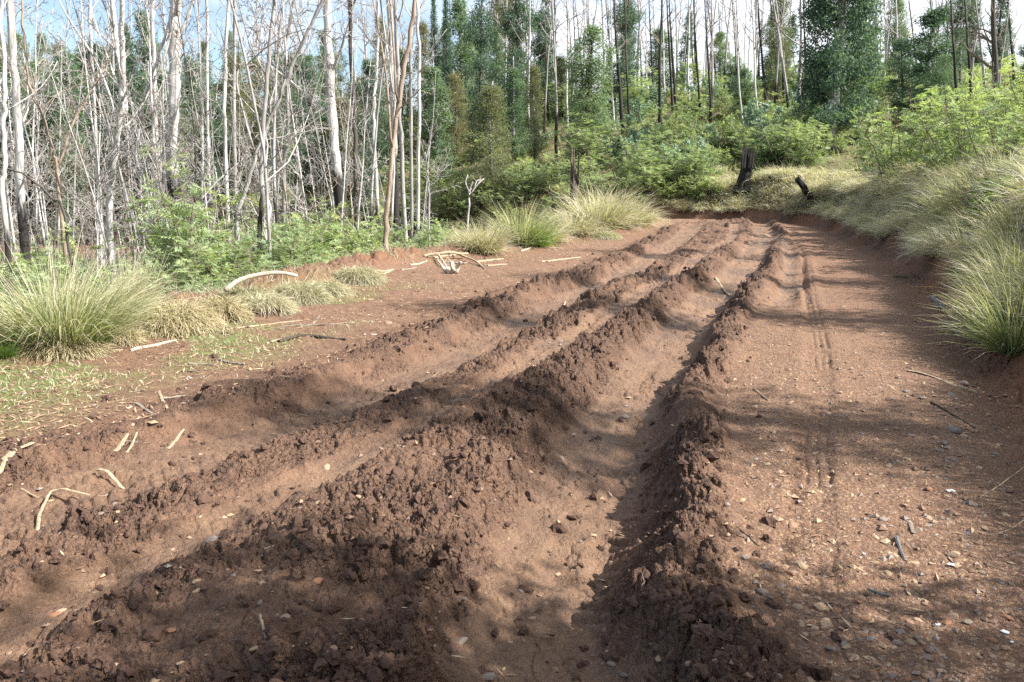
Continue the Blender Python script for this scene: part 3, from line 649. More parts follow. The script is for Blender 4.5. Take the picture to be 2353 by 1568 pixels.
hero_dead('dead_tree', 'dark thin stem arching over to the left edge', [(166, 575), (150, 503), (129, 460), (99, 421), (52, 391), (0, 381), (-60, 390)], 13.5, 7, 3, 'bark_dark', None, 3, 1, 0, seed=14, limb_len=0.8, twig='twig_brown')
hero_dead('dead_tree', 'reddish brown forked stem beside the arching dark stem', [(146, 580), (142, 430), (133, 344), (116, 258), (100, 215), (92, 120)], 14.5, 8, 4, 'bark_brown', None, 7, 2, 2, seed=15, limb_len=1.5, ang=0.8, twig='twig_brown', forks=[([(138, 380), (165, 290), (205, 215), (240, 160)], 6, 3)])
hero_dead('dead_tree', 'white crooked trunk bending right beside the forked white trunk', [(356, 600), (352, 546), (340, 430), (322, 365), (331, 280), (344, 206), (378, 107), (397, 20)], 18, 9, 5, 'bark_white', None, 6, 1, 3, seed=16, limb_len=1.5)
hero_dead('dead_tree', 'pale thin straight trunk left of the brown crooked leaner', [(522, 560), (518, 344), (514, 172), (521, -40)], 20, 9, 6, 'bark_white', None, 5, 1, 4, seed=17, limb_len=1.6)
hero_dead('dead_tree', 'thin grey trunk close behind the brown crooked leaner', [(535, 540), (534, 301), (531, -30)], 25, 9, 6, 'bark_grey', 470, 5, 1, 5, seed=18, limb_len=2)
hero_dead('dead_tree', 'thin white trunk midway between shaggy trunk and brown leaner', [(474, 520), (472, 258), (468, -30)], 25, 7, 5, 'bark_white', 450, 4, 1, 5, seed=19, limb_len=1.6)
hero_dead('dead_tree', 'distant white pole close left of the shaggy trunk', [(356, 470), (354, 185), (352, -30)], 32, 9, 6, 'bark_white', None, 5, 1, 5, seed=20, limb_len=2)
hero_dead('dead_tree', 'distant white pole against blue sky left of forked trunk', [(220, 460), (216, 140), (214, -30)], 36, 7, 5, 'bark_white', None, 5, 1, 5, seed=21, limb_len=2)
hero_dead('dead_tree', 'pale leaning trunk with forked head left of dark slim trunk', [(650, 560), (655, 420), (668, 300), (662, 150), (676, 40), (690, -30)], 19, 9, 5, 'bark_grey', None, 8, 2, 3, seed=22, limb_len=1.7, ang=0.8)
hero_dead('dead_tree', 'grey bent trunk at the far left with drooping branches', [(15, 600), (12, 480), (11, 380), (3, 290), (-6, 180)], 13, 12, 7, 'bark_white', 520, 7, 2, 3, seed=23, limb_len=1.4, ang=0.9)
hero_dead('dead_sapling', 'small white dead sapling with fingered top behind the tussocks', [(1070, 530), (1076, 470), (1078, 440), (1084, 418)], 19.5, 5, 3, 'bark_grey', None, 0, 0, 0, seed=24, twigs_n=2,
          forks=[([(1077, 452), (1098, 424), (1112, 411)], 3, 2), ([(1078, 440), (1070, 420), (1075, 402)], 3, 2), ([(1090, 432), (1096, 416), (1106, 414)], 3, 2)], cat='tree')
hero_dead('dead_sapling', 'spindly grey dead sapling with curled twigs left of fingered sapling', [(985, 510), (983, 450), (980, 400), (976, 350)], 20, 5, 3, 'bark_grey', None, 6, 1, 0, seed=25, limb_len=0.7, ang=0.8)

# dead saplings of the gully thicket, from patterns
def dead_pattern(seed, hgt, r0, bark, twig, nlimb, lean, burn, levels=2, thin=1.6, lf=0.3):
    rg = np.random.default_rng(seed); o = thing('dead_sapling', 'thin bare dead sapling', 'tree')
    pts = wander((0, 0, -0.3), (0.55 * lean * rg.normal(), 0.55 * lean * rg.normal(), 1), hgt, 12, 0.045, 0.06, rg); rad = np.linspace(r0, r0 * 0.22, 13)
    rad = rad * 0.58; tk = MB(); tk.tube(pts, rad, 7, burn_profile(pts[:, 2], burn), rough=0.08, rg=rg); link('trunk', tk.mesh('trunk', M[bark], True), o)
    tw = MB(); sprout(tw, pts, rad, rg, int(nlimb * 1.35), 0.75, lf, levels, 4, thin=thin, start=0.12, curl=0.22); stuff(link('branches', tw.mesh('branches', M[twig]), o))
    return o
DEAD = [dead_pattern(50 + i, *a) for i, a in enumerate([
    (8.5, 0.055, 'bark_grey', 'twig', 9, 0.10, 0.5), (7.0, 0.045, 'bark_white', 'twig', 8, 0.18, -5), (9.5, 0.07, 'bark_white', 'twig', 8, 0.06, 1.6), (6.0, 0.04, 'bark_brown', 'twig_brown', 10, 0.25, -5),
    (5.0, 0.035, 'bark_grey', 'twig', 11, 0.32, -5), (10.5, 0.08, 'bark_grey', 'twig', 7, 0.05, 2.5), (6.5, 0.04, 'bark_dark', 'twig_brown', 9, 0.22, 2.0), (7.5, 0.05, 'bark_white', 'twig', 10, 0.12, 0.4)])]
DESC = ['slim grey dead sapling', 'thin white dead sapling', 'tall white dead pole', 'brown twiggy dead sapling', 'low grey twiggy sapling', 'tall grey dead pole', 'blackened crooked sapling', 'white many-branched sapling']
rg = np.random.default_rng(5); cnt = 0
spots = []
while cnt < 118:
    u = rg.uniform(-140, 800) if rg.random() < 0.92 else rg.uniform(760, 1000); d = 14 + 26 * rg.random() ** 0.9
    x = (u - 1176.5) / FPX * d * cp; tr, tl = zones(np.array([x]), np.array([d]))
    if tl[0] < 1.2 and tr[0] < 1: continue
    if any((x - a) ** 2 + (d - b) ** 2 < 0.35 for a, b in spots): continue
    spots.append((x, d)); i = int(rg.integers(0, 8)); loc = (x, d, H1(x, d, False))
    o = place(DEAD[i], loc, (0, 0, rg.uniform(0, 6.28)), rg.uniform(0.75, 1.25))
    NAMES.put(o, DESC[i], u, 'in the gully' if d < 26 else 'deep in the gully', 'dead saplings in the gully'); cnt += 1
for o in DEAD: drop(o)

# ------------------------------------------------------------------ eucalypts with leaves sprouting along the trunk
def leaf_clumps(mb, centers, rg, per, sig, length, width, droop=0.9, tint0=0.5, tvar=0.5, flat=0.75):
    m = len(centers) * per; c = np.repeat(centers, per, 0); ct = np.repeat(rg.random(len(centers)), per)
    p = c + rg.normal(0, 1, (m, 3)) * np.array([sig, sig, sig * flat]); d = rg.normal(0, 1, (m, 3)); d[:, 2] -= droop
    mb.leaves(p, d, rg.normal(0, 1, (m, 3)), length * rg.uniform(0.6, 1.3, m), width * rg.uniform(0.7, 1.3, m), (tint0 + tvar * (0.6 * (ct - 0.5) + 0.55 * (rg.random(m) - 0.5))).clip(0, 1))
def column(seed, hgt, width, z0, ztop, mat, bark, nclump=420, per=26, leaf=(0.19, 0.075), bare=0.0, label='column'):
    rg = np.random.default_rng(seed); o = thing('epicormic_tree', label, 'tree')
    pts = wander((0, 0, -0.3), (rg.normal(0, 0.02), rg.normal(0, 0.02), 1), hgt, 12, 0.018, 0.05, rg); r0 = 0.012 * hgt; rad = np.linspace(r0, r0 * 0.25, 13)
    tk = MB(); tk.tube(pts, rad, 9, burn_profile(pts[:, 2], hgt * 0.25, 2), rough=0.07, rg=rg); link('trunk', tk.mesh('trunk', M[bark], True), o)
    cr = MB(); cs, fs = [], []
    nclump = int(nclump * 1.3); width = width * 1.2
    while len(cs) < nclump:
        f = rg.random(); z = z0 + (ztop - z0) * f
        w = width / 2 * (0.55 + 0.45 * math.sin(math.pi * min(1, f * 0.9 + 0.15))) * (0.65 + 0.7 * float(vnoise(np.array([f * 9.0]), np.array([seed * 1.0]), seed)[0])) * (1 if f < 0.8 else 1 - (f - 0.8) * 2.8)
        a = rg.uniform(0, 6.28); 
        nz = float(vnoise(np.array([f * 11 + 40]), np.array([a * 1.3]), seed + 5)[0])
        if nz < 0.42: continue
        w *= 0.55 + 0.95 * nz
        k = min(int((z + 0.3) / hgt * 12), 11); r = w * rg.random() ** 0.6; cs.append((pts[k][0] + r * math.cos(a), pts[k][1] + r * math.sin(a), z))
    leaf_clumps(cr, np.array(cs), rg, per, 0.13 * width / 2 + 0.06, *leaf)
    tw = MB()
    for c in cs[::4]:
        k = min(int((c[2] + 0.0) / hgt * 12), 11); tw.tube(np.array([pts[k], (pts[k] + np.array(c)) / 2 + [0, 0, 0.1], c]), [0.02, 0.014, 0.006], 3, cap=False)
    link('crown', cr.mesh('crown', M[mat]), o)
    br = MB()
    if bare: sprout(br, pts[6:], rad[6:], rg, int(bare), 0.6, 0.28, 1, 4, thin=3)
    br.v += tw.v; br.fv += [f + br.n for f in tw.fv]; br.ft += tw.ft; br.n += tw.n
    for k in br.at: br.at[k] += tw.at[k]
    stuff(link('branches', br.mesh('branches', M['twig_brown' if 'dark' in bark else 'twig']), o))
    return o
CH = 14.0
COLM = {'green': column(201, CH, 2.2, 0.4, 12.8, 'euc', 'bark_dark', 480, 26), 'dark': column(202, CH, 1.9, 0.8, 13.4, 'euc_dark', 'bark_dark', 430, 26, bare=5), 'olive': column(203, CH, 2.6, 0.3, 13.0, 'euc_olive', 'bark_grey', 460, 26, bare=8),
        'mid': column(204, CH, 2.0, 0.6, 12.0, 'euc', 'bark_grey', 400, 26, bare=8), 'thin': column(205, CH, 1.2, 1.0, 13.5, 'euc_dark', 'bark_dark', 330, 22, bare=6), 'bushy': column(206, CH, 3.4, 0.2, 12.4, 'euc', 'bark_grey', 520, 26)}
CD = {'green': 'green column tree', 'dark': 'dark leafy column tree', 'olive': 'olive column tree', 'mid': 'grey-green column tree', 'thin': 'slim leafy column tree', 'bushy': 'bushy column tree'}
CW = {'green': 2.2, 'dark': 1.9, 'olive': 2.6, 'mid': 2.0, 'thin': 1.2, 'bushy': 3.4}
def col_at(kind, u, vtop, wpx, d, label=None, rot=None):
    x = (u - 1176.5) / FPX * d * cp; z = H1(x, d, False); zt = PD(u, vtop, d)[2]; h = max(zt - z, 2.0); w = wpx * d / FPX
    o = place(COLM[kind], (x, d, z), (0, 0, random.uniform(0, 6.28) if rot is None else rot), (w / CW[kind], w / CW[kind], h / 13.2), label, 'leafy column trees on the slope')
    if not label: NAMES.put(o, CD[kind], u, 'on the far slope' if d > 58 else 'on the near slope', 'leafy column trees on the slope')
    return o
col_at('green', 1345, 50, 78, 50, 'vivid green leafy column standing alone right of centre')
col_at('dark', 1100, -70, 48, 60, 'left of two tall dark leafy columns near centre')
col_at('dark', 1196, -70, 56, 62, 'right of two tall dark leafy columns near centre')
col_at('olive', 1128, 195, 78, 44, 'olive brown bushy column in front of the dark twin columns')
for a in [('mid', 1182, 140, 50, 55), ('mid', 1008, 130, 56, 55), ('dark', 1418, -60, 50, 68), ('olive', 1052, 170, 44, 58), ('dark', 835, 190, 46, 46), ('dark', 872, 140, 44, 60), ('dark', 2090, 20, 82, 46), ('green', 1752, 20, 46, 78),
          ('mid', 1508, 55, 56, 82), ('green', 1702, 155, 42, 62), ('olive', 1228, 150, 40, 52), ('thin', 1010, 0, 16, 62), ('thin', 1030, -10, 16, 64), ('mid', 1140, 40, 40, 75), ('dark', 1250, 40, 46, 80), ('olive', 1290, 130, 40, 70), ('thin', 1560, 30, 22, 85), ('mid', 1640, 60, 40, 90), ('thin', 1782, 40, 24, 88),
          ('olive', 30, 90, 66, 52), ('dark', 108, 185, 56, 50), ('mid', 165, 225, 58, 46), ('olive', 175, 100, 50, 60), ('dark', 242, 110, 62, 54), ('dark', 300, 130, 52, 50), ('mid', 362, -10, 56, 56), ('olive', 405, 190, 50, 50), ('mid', 460, 215, 50, 52), ('dark', 520, 240, 54, 48), ('olive', 575, 200, 52, 56), ('mid', 640, 190, 50, 54), ('mid', 698, 100, 46, 56), ('dark', 728, 150, 54, 48), ('mid', 790, 250, 50, 50), ('olive', 985, 50, 40, 66), ('mid', 930, 90, 44, 62), ('olive', 890, 40, 40, 70),
          ('dark', 2060, 90, 50, 50), ('bushy', 2130, 120, 70, 44), ('dark', 2160, -60, 46, 60), ('mid', 2030, -40, 40, 66), ('dark', 2348, 60, 50, 46), ('thin', 2255, -40, 26, 62), ('mid', 1975, 40, 46, 60), ('dark', 1945, -60, 50, 72), ('thin', 2215, 0, 30, 70)]: col_at(*a)
rg = np.random.default_rng(78)
for k in range(46):
    u = -160 + 1000 * (k + rg.random()) / 46; d = rg.uniform(44, 74); kk = ['mid', 'olive', 'dark', 'bushy', 'green', 'mid', 'olive'][int(rg.integers(0, 7))]; col_at(kk, u, rg.uniform(90, 290), rg.uniform(48, 84), d)
rg = np.random.default_rng(77); cnt = 0
while cnt < 82:
    u = rg.uniform(-250, 2600); d = rg.uniform(62, 120); x = (u - 1176.5) / FPX * d * cp; tr, tl = zones(np.array([x]), np.array([d]))
    if tr[0] < 3: continue
    k = ['mid', 'dark', 'olive', 'thin', 'green'][int(rg.integers(0, 5))]
    if 1840 < u < 2020: continue
    if u > 1360: 
        if rg.random() < 0.62: continue
    col_at(k, u, (rg.uniform(60, 220) if u < 850 else rg.uniform(-40, 180)), CW[k] * FPX / d * (rg.uniform(0.8, 1.2) if u < 1360 else rg.uniform(0.5, 0.85)), d); cnt += 1
for o in COLM.values(): drop(o)

# bare poles on the hill
def pole_pattern(seed, hgt, r0, bark, burn, n, flare=0.0):
    rg = np.random.default_rng(seed); o = thing('burnt_tree', 'bare burnt pole', 'tree')
    pts = wander((0, 0, -0.3), (rg.normal(0, 0.03), rg.normal(0, 0.03), 1), hgt, 14, 0.02, 0.06, rg); f = np.linspace(0, 1, 15); rad = r0 * (1 - 0.75 * f) * (1 + flare * np.exp(-f * 16))
    tk = MB(); tk.tube(pts, rad, 8, burn_profile(pts[:, 2], burn, 1.6), rough=0.07, rg=rg); link('trunk', tk.mesh('trunk', M[bark], True), o)
    tw = MB(); sprout(tw, pts, rad, rg, n, 0.55, 0.2, 1, 4, thin=3.2, start=0.45); stuff(link('branches', tw.mesh('branches', M['twig_brown' if bark == 'bark_dark' else 'twig']), o))
    return o
PH = 17.0
POLES = [pole_pattern(301, PH, 0.17, 'bark_dark', 6, 8, 0.9), pole_pattern(302, PH, 0.13, 'bark_grey', 4, 9), pole_pattern(303, PH, 0.10, 'bark_white', -5, 12), pole_pattern(304, PH, 0.12, 'bark_dark', 9, 7), pole_pattern(305, PH, 0.09, 'bark_grey', 3, 10), pole_pattern(306, PH, 0.26, 'bark_dark', 5, 12, 0.5)]
PDESC = ['black flared pole', 'black-footed grey pole', 'thin pale pole', 'slim black pole', 'thin grey pole', 'thick dark trunk']
PW = [0.17, 0.13, 0.10, 0.12, 0.09, 0.26]
def pole_at(i, u, utop, d, wpx=None, label=None, vtop=-60):
    x = (u - 1176.5) / FPX * d * cp; z = H1(x, d, False); tp = PD(utop, vtop, d); h = tp[2] - z; s = 1.0 if wpx is None else wpx * d / FPX / 2 / PW[i]
    o = place(POLES[i], (x, d, z), (0, math.atan2(tp[0] - x, h), 0), (s, s, h / PH * 1.08), label, 'bare poles on the hill')
    if not label: NAMES.put(o, PDESC[i], u, 'on the hill' if d < 75 else 'on the far hill', 'bare poles on the hill')
    return o
pole_at(0, 1513, 1530, 55, 9, 'black flared trunk with a kinked top, right of the sky gap')
pole_at(5, 2293, 2293, 30, 20, 'thick dark trunk rising from wattles near the right edge')
for a in [(3, 1430, 1424, 56, 10), (0, 1444, 1440, 60, 6), (1, 1279, 1281, 52, 8), (3, 1498, 1497, 75, 5), (3, 1548, 1546, 68, 7), (2, 1578, 1576, 72, 6), (3, 1604, 1600, 64, 6), (4, 1618, 1616, 80, 5), (3, 1632, 1626, 60, 6), (4, 1652, 1650, 78, 5), (2, 1702, 1676, 56, 5), (2, 1737, 1716, 58, 6), (4, 1768, 1765, 66, 6), (3, 1778, 1776, 72, 6), (1, 1810, 1784, 54, 8), (2, 1838, 1822, 50, 13), (4, 1556, 1562, 85, 5), (3, 1590, 1588, 90, 5),
          (3, 2195, 2196, 40, 9), (4, 2207, 2205, 44, 7), (3, 2231, 2228, 38, 9), (1, 2252, 2254, 42, 8), (4, 2272, 2270, 36, 7), (3, 2328, 2324, 40, 8), (1, 2150, 2152, 48, 9), (4, 2120, 2118, 52, 7), (2, 2050, 2046, 60, 8), (4, 2010, 2012, 64, 6), (2, 1218, 1212, 58, 6), (2, 1165, 1160, 66, 5), (4, 1248, 1244, 62, 5), (2, 1305, 1300, 58, 6), (1, 1385, 1392, 72, 6), (2, 1460, 1466, 80, 5), (2, 1410, 1396, 60, 5)]: pole_at(*a)
cnt = 0
while cnt < 150:
    u = rg.uniform(-200, 2550) if cnt < 80 else rg.uniform(1150, 2350); d = rg.uniform(58, 125); x = (u - 1176.5) / FPX * d * cp; tr, tl = zones(np.array([x]), np.array([d]))
    if tr[0] < 3: continue
    i = int(rg.integers(1, 5)) if u > 1000 else int(rg.choice([1, 2, 2, 4])); pole_at(i, u, u + rg.normal(0, 10), d, vtop=rg.uniform(-120, 60)); cnt += 1
for o in POLES: drop(o)

# the big leafy eucalypt on the bank
def big_euc():
    rg = np.random.default_rng(400); d = 44.0; x = (1900 - 1176.5) / FPX * d * cp; z = H1(x, d, False)
    o = thing('eucalypt_tree', 'big leafy eucalypt with dense dark column of leaves on the bank', 'tree', (x, d, z))
    pts = np.stack([0.12 * np.sin(np.linspace(0, 4, 15)), 0.1 * np.sin(np.linspace(1, 4, 15)), np.linspace(-0.3, 19, 15)], 1); rad = np.linspace(0.33, 0.14, 15); rad[0] *= 1.35; rad[1] *= 1.1
    tk = MB(); tk.tube(pts, rad, 14, burn_profile(pts[:, 2], -9, 1.0), rough=0.10, rg=rg); link('trunk', tk.mesh('trunk', M['bark_white'], True), o)
    cs = []; 
    while len(cs) < 2500:
        zz = rg.uniform(1.2, 18.5); a = rg.uniform(0, 6.28)
        w = 1.9 * (0.70 + 0.6 * float(vnoise(np.array([zz * 0.7]), np.array([a * 0.8]), 411)[0])) * min(1, 0.35 + zz / 3.2)
        if float(vnoise(np.array([zz * 1.3]), np.array([a * 1.3]), 415)[0]) < 0.33: continue
        if abs(a - 5.15) < 0.5 and (zz < 7 and (zz % 2.3) < 1.5) and rg.random() < 0.92: continue
        r = w * rg.random() ** 0.5; k = min(int(zz / 1.38), 14); cs.append((pts[k][0] + r * math.cos(a) - 0.15, pts[k][1] + r * math.sin(a), zz))
    cr = MB(); leaf_clumps(cr, np.array(cs), rg, 28, 0.22, 0.20, 0.065, 1.1, 0.45, 0.7); link('crown', cr.mesh('crown', M['euc_dark']), o)
    for _ in range(14):
        k = int(rg.integers(1, 14)); q = wander(pts[k], (rg.normal(), rg.normal(), 0.9), 2.0, 5, 0.1, 0.05, rg); mb = MB(); mb.tube(q, np.linspace(0.04, 0.01, 6), 5); link('limb', mb.mesh('limb', M['bark_brown']), o)
big_euc()

# ------------------------------------------------------------------ shrubs
def wattle(seed, hgt, spread, nstem, nfr, mat='wattle', fl=0.17, fw=0.035, tint=0.5):
    """feathery wattle: stems with sprays of fronds, each frond a few narrow leaf pairs"""
    rg = np.random.default_rng(seed); o = thing('wattle_shrub', 'feathery wattle shrub', 'shrub'); st = MB(); fo = MB(); B, D, T = [], [], []
    for s in range(nstem):
        a = rg.uniform(0, 6.28); q = wander((rg.normal(0, 0.12), rg.normal(0, 0.12), -0.1), (spread * math.cos(a) * rg.random(), spread * math.sin(a) * rg.random(), 1), hgt * rg.uniform(0.65, 1.05), 9, 0.10, 0.05, rg)
        st.tube(q, np.linspace(0.017, 0.004, 10), 4, cap=False)
        for b in range(int(9 * hgt / 2) + 3):
            f = 0.12 + 0.88 * rg.random(); k = min(int(f * 9), 8); p = q[k] + (q[k + 1] - q[k]) * (f * 9 - k); a2 = rg.uniform(0, 6.28)
            br = wander(p, (math.cos(a2), math.sin(a2), 0.45), hgt * 0.30 * rg.uniform(0.5, 1.2) * (1.1 - 0.6 * f), 4, 0.12, 0.03, rg); st.tube(br, np.linspace(0.006, 0.002, 5), 3, cap=False)
            for _ in range(nfr):
                g = rg.uniform(0.15, 1.0) * 4; kk = min(int(g), 3); pp = br[kk] + (br[kk + 1] - br[kk]) * (g - kk); dd = (br[kk + 1] - br[kk]); dd = dd / np.linalg.norm(dd) + rg.normal(0, 0.55, 3) + [0, 0, -0.1]
                B.append(pp); D.append(dd); T.append(0.22 + 0.45 * (p[2] / hgt) * rg.uniform(0.6, 1.2) + rg.normal(0, 0.12) + (tint - 0.5))
    B, D, T = np.array(B), np.array(D), np.array(T).clip(0, 1); D[:, 2] *= 0.7; D /= np.linalg.norm(D, axis=1)[:, None]; m = len(B)
    nr = np.tile([0, 0, 1.0], (m, 1)) + rg.normal(0, 0.4, (m, 3)); side = np.cross(D, nr); side /= np.linalg.norm(side, axis=1)[:, None]
    lens = fl * rg.uniform(0.7, 1.3, m)
    for c in (0.12, 0.36, 0.6, 0.82):
        for sg in (-1, 1):
            fo.leaves(B + D * (lens * c)[:, None], side * sg * 0.8 + D * 0.75, nr, lens * 0.42, fw * 0.75, T, 0.5, 0.12)
    fo.leaves(B + D * (lens * 0.6)[:, None], D, nr, lens * 0.6, fw * 0.7, T)
    stuff(link('stems', st.mesh('stems', M['twig_brown']), o)); stuff(link('foliage', fo.mesh('foliage', M[mat]), o)); return o
WAT = [wattle(501, 2.2, 0.5, 8, 5), wattle(502, 1.7, 0.8, 8, 5, tint=0.56), wattle(503, 2.6, 0.3, 6, 4, fl=0.2, tint=0.54), wattle(504, 1.3, 0.9, 7, 5, tint=0.66)]
WD = ['feathery green wattle', 'spreading green wattle', 'upright feathery wattle', 'low yellow-green wattle']
def gum_sapling(seed, hgt):
    rg = np.random.default_rng(seed); o = thing('gum_regrowth', 'blue-grey gum regrowth', 'shrub'); st = MB(); fo = MB(); B, D = [], []
    for s in range(6):
        q = wander((rg.normal(0, 0.15), rg.normal(0, 0.15), -0.1), (rg.normal(0, 0.25), rg.normal(0, 0.25), 1), hgt * rg.uniform(0.6, 1.0), 8, 0.08, 0.05, rg); st.tube(q, np.linspace(0.014, 0.004, 9), 4, cap=False)
        for b in range(12):
            f = rg.uniform(0.15, 1) * 8; k = min(int(f), 7); p = q[k] + (q[k + 1] - q[k]) * (f - k); a = rg.uniform(0, 6.28); br = wander(p, (math.cos(a), math.sin(a), 0.6), 0.24 * hgt * (1.2 - f / 10), 3, 0.12, 0, rg); st.tube(br, [0.005, 0.004, 0.003, 0.002], 3, cap=False)
            for _ in range(26):
                g = rg.uniform(0, 3); kk = min(int(g), 2); B.append(br[kk] + (br[kk + 1] - br[kk]) * (g - kk) + rg.normal(0, 0.035, 3)); D.append(rg.normal(0, 1, 3) + [0, 0, -0.3])
    m = len(B); fo.leaves(B, D, rg.normal(0, 1, (m, 3)), rg.uniform(0.07, 0.13, m), rg.uniform(0.04, 0.075, m), rg.random(m))
    stuff(link('stems', st.mesh('stems', M['twig']), o)); stuff(link('foliage', fo.mesh('foliage', M['glaucous']), o)); return o
GUM = [gum_sapling(521, 1.8), gum_sapling(522, 1.3)]
def shrub_at(pat, x, d, sc, desc, where, label=None):
    u = uv_of((x, d, H1(x, d, False)))[0]
    o = place(pat, (x, d, H1(x, d, False) - 0.05), (0, 0, random.uniform(0, 6.28)), sc, label, 'shrubs of the understorey')
    if not label: NAMES.put(o, desc, u, where, 'shrubs of the understorey')
    return o
rg = np.random.default_rng(31)
def wat_px(i, u, vtop, d, wh=None):
    x = (u - 1176.5) / FPX * d * cp; z = H1(x, d, False); h = PD(u, vtop, d)[2] - z; s = 1.12 * h / [2.2, 1.7, 2.6, 1.3][i]; shrub_at(WAT[i], x, d, (s if wh is None else wh, s if wh is None else wh, s), WD[i], 'below the road edge')
for a in [(2, 408, 345, 13.0, 1.0), (2, 480, 440, 13.6), (1, 440, 560, 11.8), (0, 520, 540, 13.2), (1, 350, 590, 11.6), (0, 560, 590, 12.6), (0, 650, 500, 15.5), (1, 700, 540, 15), (0, 745, 500, 17), (1, 790, 525, 17.2), (1, 640, 580, 13.6), (1, 150, 590, 12), (0, 60, 540, 13), (1, 840, 520, 18.5), (3, 860, 545, 18.4), (3, 980, 520, 20), (1, 930, 540, 19), (3, 1020, 515, 20.5), (1, 680, 480, 20), (0, 590, 470, 19), (3, 720, 590, 14.2), (1, 770, 570, 15.6), (1, 500, 600, 12.2), (0, 610, 560, 14.6), (3, 1050, 520, 21.5)]: wat_px(*a)
for a in [(0, 640, 480, 16.0, 1.1), (0, 570, 510, 14.2, 1.0), (1, 700, 500, 16.5, 1.1), (0, 610, 555, 14.4, 0.9), (2, 380, 430, 14.2, 1.0), (1, 290, 590, 12.2, 1.0), (1, 215, 595, 12, 0.9), (2, 560, 450, 17, 1.0), (2, 750, 455, 18, 1.0), (0, 800, 480, 19, 1.2), (0, 850, 490, 20, 1.1), (0, 930, 500, 21, 1.1), (1, 1000, 495, 22, 1.1), (1, 690, 545, 15.4, 1.1), (3, 660, 590, 14, 1.2), (3, 760, 575, 15.9, 1.2), (3, 830, 560, 17.3, 1.2), (0, 420, 430, 14.5, 1.0), (0, 455, 520, 12.4, 1.0), (0, 110, 560, 14, 1.0), (0, 10, 520, 15, 1.1), (1, 430, 610, 11.4, 1.0), (1, 510, 630, 11.6, 1.0)]: wat_px(*a)
bank_shrubs = [(0, 2065, 215, 25, 1.3), (2, 2150, 180, 24, 1.1), (0, 2235, 150, 21, 1.4), (0, 2330, 150, 18, 1.3), (1, 2200, 235, 20, 1.3), (1, 2010, 275, 31, 1.4), (0, 2290, 215, 17, 1.2), (1, 2375, 220, 15.5, 1.2), (1, 2110, 270, 25, 1.3), (3, 2060, 300, 28, 1.4), (3, 2170, 290, 22, 1.3), (0, 1995, 310, 32, 1.0), (2, 2100, 205, 27, 1.1), (0, 2400, 180, 14, 1.2), (0, 2290, 130, 22, 1.4), (0, 2350, 110, 24, 1.4)]
for i, u, vt, d, wh in bank_shrubs:
    x = (u - 1176.5) / FPX * d * cp; z = H1(x, d, False); s = max((PD(u, vt, d)[2] - z) / [2.2, 1.7, 2.6, 1.3][i], 0.5); shrub_at(WAT[i], x, d, (wh * s ** 0.4, wh * s ** 0.4, s), WD[i], 'on the right bank')
for k in range(34):
    s_ = 0.3 + 2.6 * rg.random(); x = 7.5 - 17 * (k + rg.random()) / 34; y = np.interp(x, [-18, -8, 0, 5, 9], [46.5, 44.2, 41.2, 38.4, 36.0]) + s_; h = rg.uniform(0.7, 1.1)
    if abs(project(x, y, 1)[0] - 1709) < 60: continue
    shrub_at(WAT[k % 4], x, y, (h * 1.3, h * 1.3, h), WD[k % 4], 'on the road cutting')
for k in range(56):
    u = 1430 + 560 * ((k * 0.618) % 1); d = rg.uniform(39, 45) if k < 28 else rg.uniform(45, 66); x = (u - 1176.5) / FPX * d * cp
    if 1640 < u < 1790 and d < 41: continue
    h = rg.uniform(0.75, 1.15); i = int(rg.integers(0, 4)); gum = rg.random() < 0.4; shrub_at(GUM[k % 2] if gum else WAT[i], x, d, (h * 1.3, h * 1.3, h), 'low blue-grey gum sapling' if gum and k % 2 else 'blue-grey gum sapling' if gum else WD[i], 'above the road bend')
for k in range(22):
    u = -140 + 1000 * (k + rg.random()) / 22; d = rg.uniform(21, 35); x = (u - 1176.5) / FPX * d * cp; h = rg.uniform(0.8, 1.3); i = int(rg.integers(0, 4)); shrub_at(WAT[i], x, d, (h * 1.3, h * 1.3, h), WD[i], 'deep in the gully')
for k in range(18):
    u = 1490 + 190 * ((k * 0.618) % 1); x = (u - 1176.5) / FPX * 37.5 * cp; y = np.interp(x, [0, 5, 9, 11.2], [41.2, 38.4, 36.0, 33.4]) + 0.9 + 1.6 * rg.random(); h = rg.uniform(0.5, 0.85)
    if u > 1650: continue
    shrub_at(WAT[k % 4], x, y, (h * 1.4, h * 1.4, h), WD[k % 4], 'at the bend cutting')
cnt = 0; spots = []
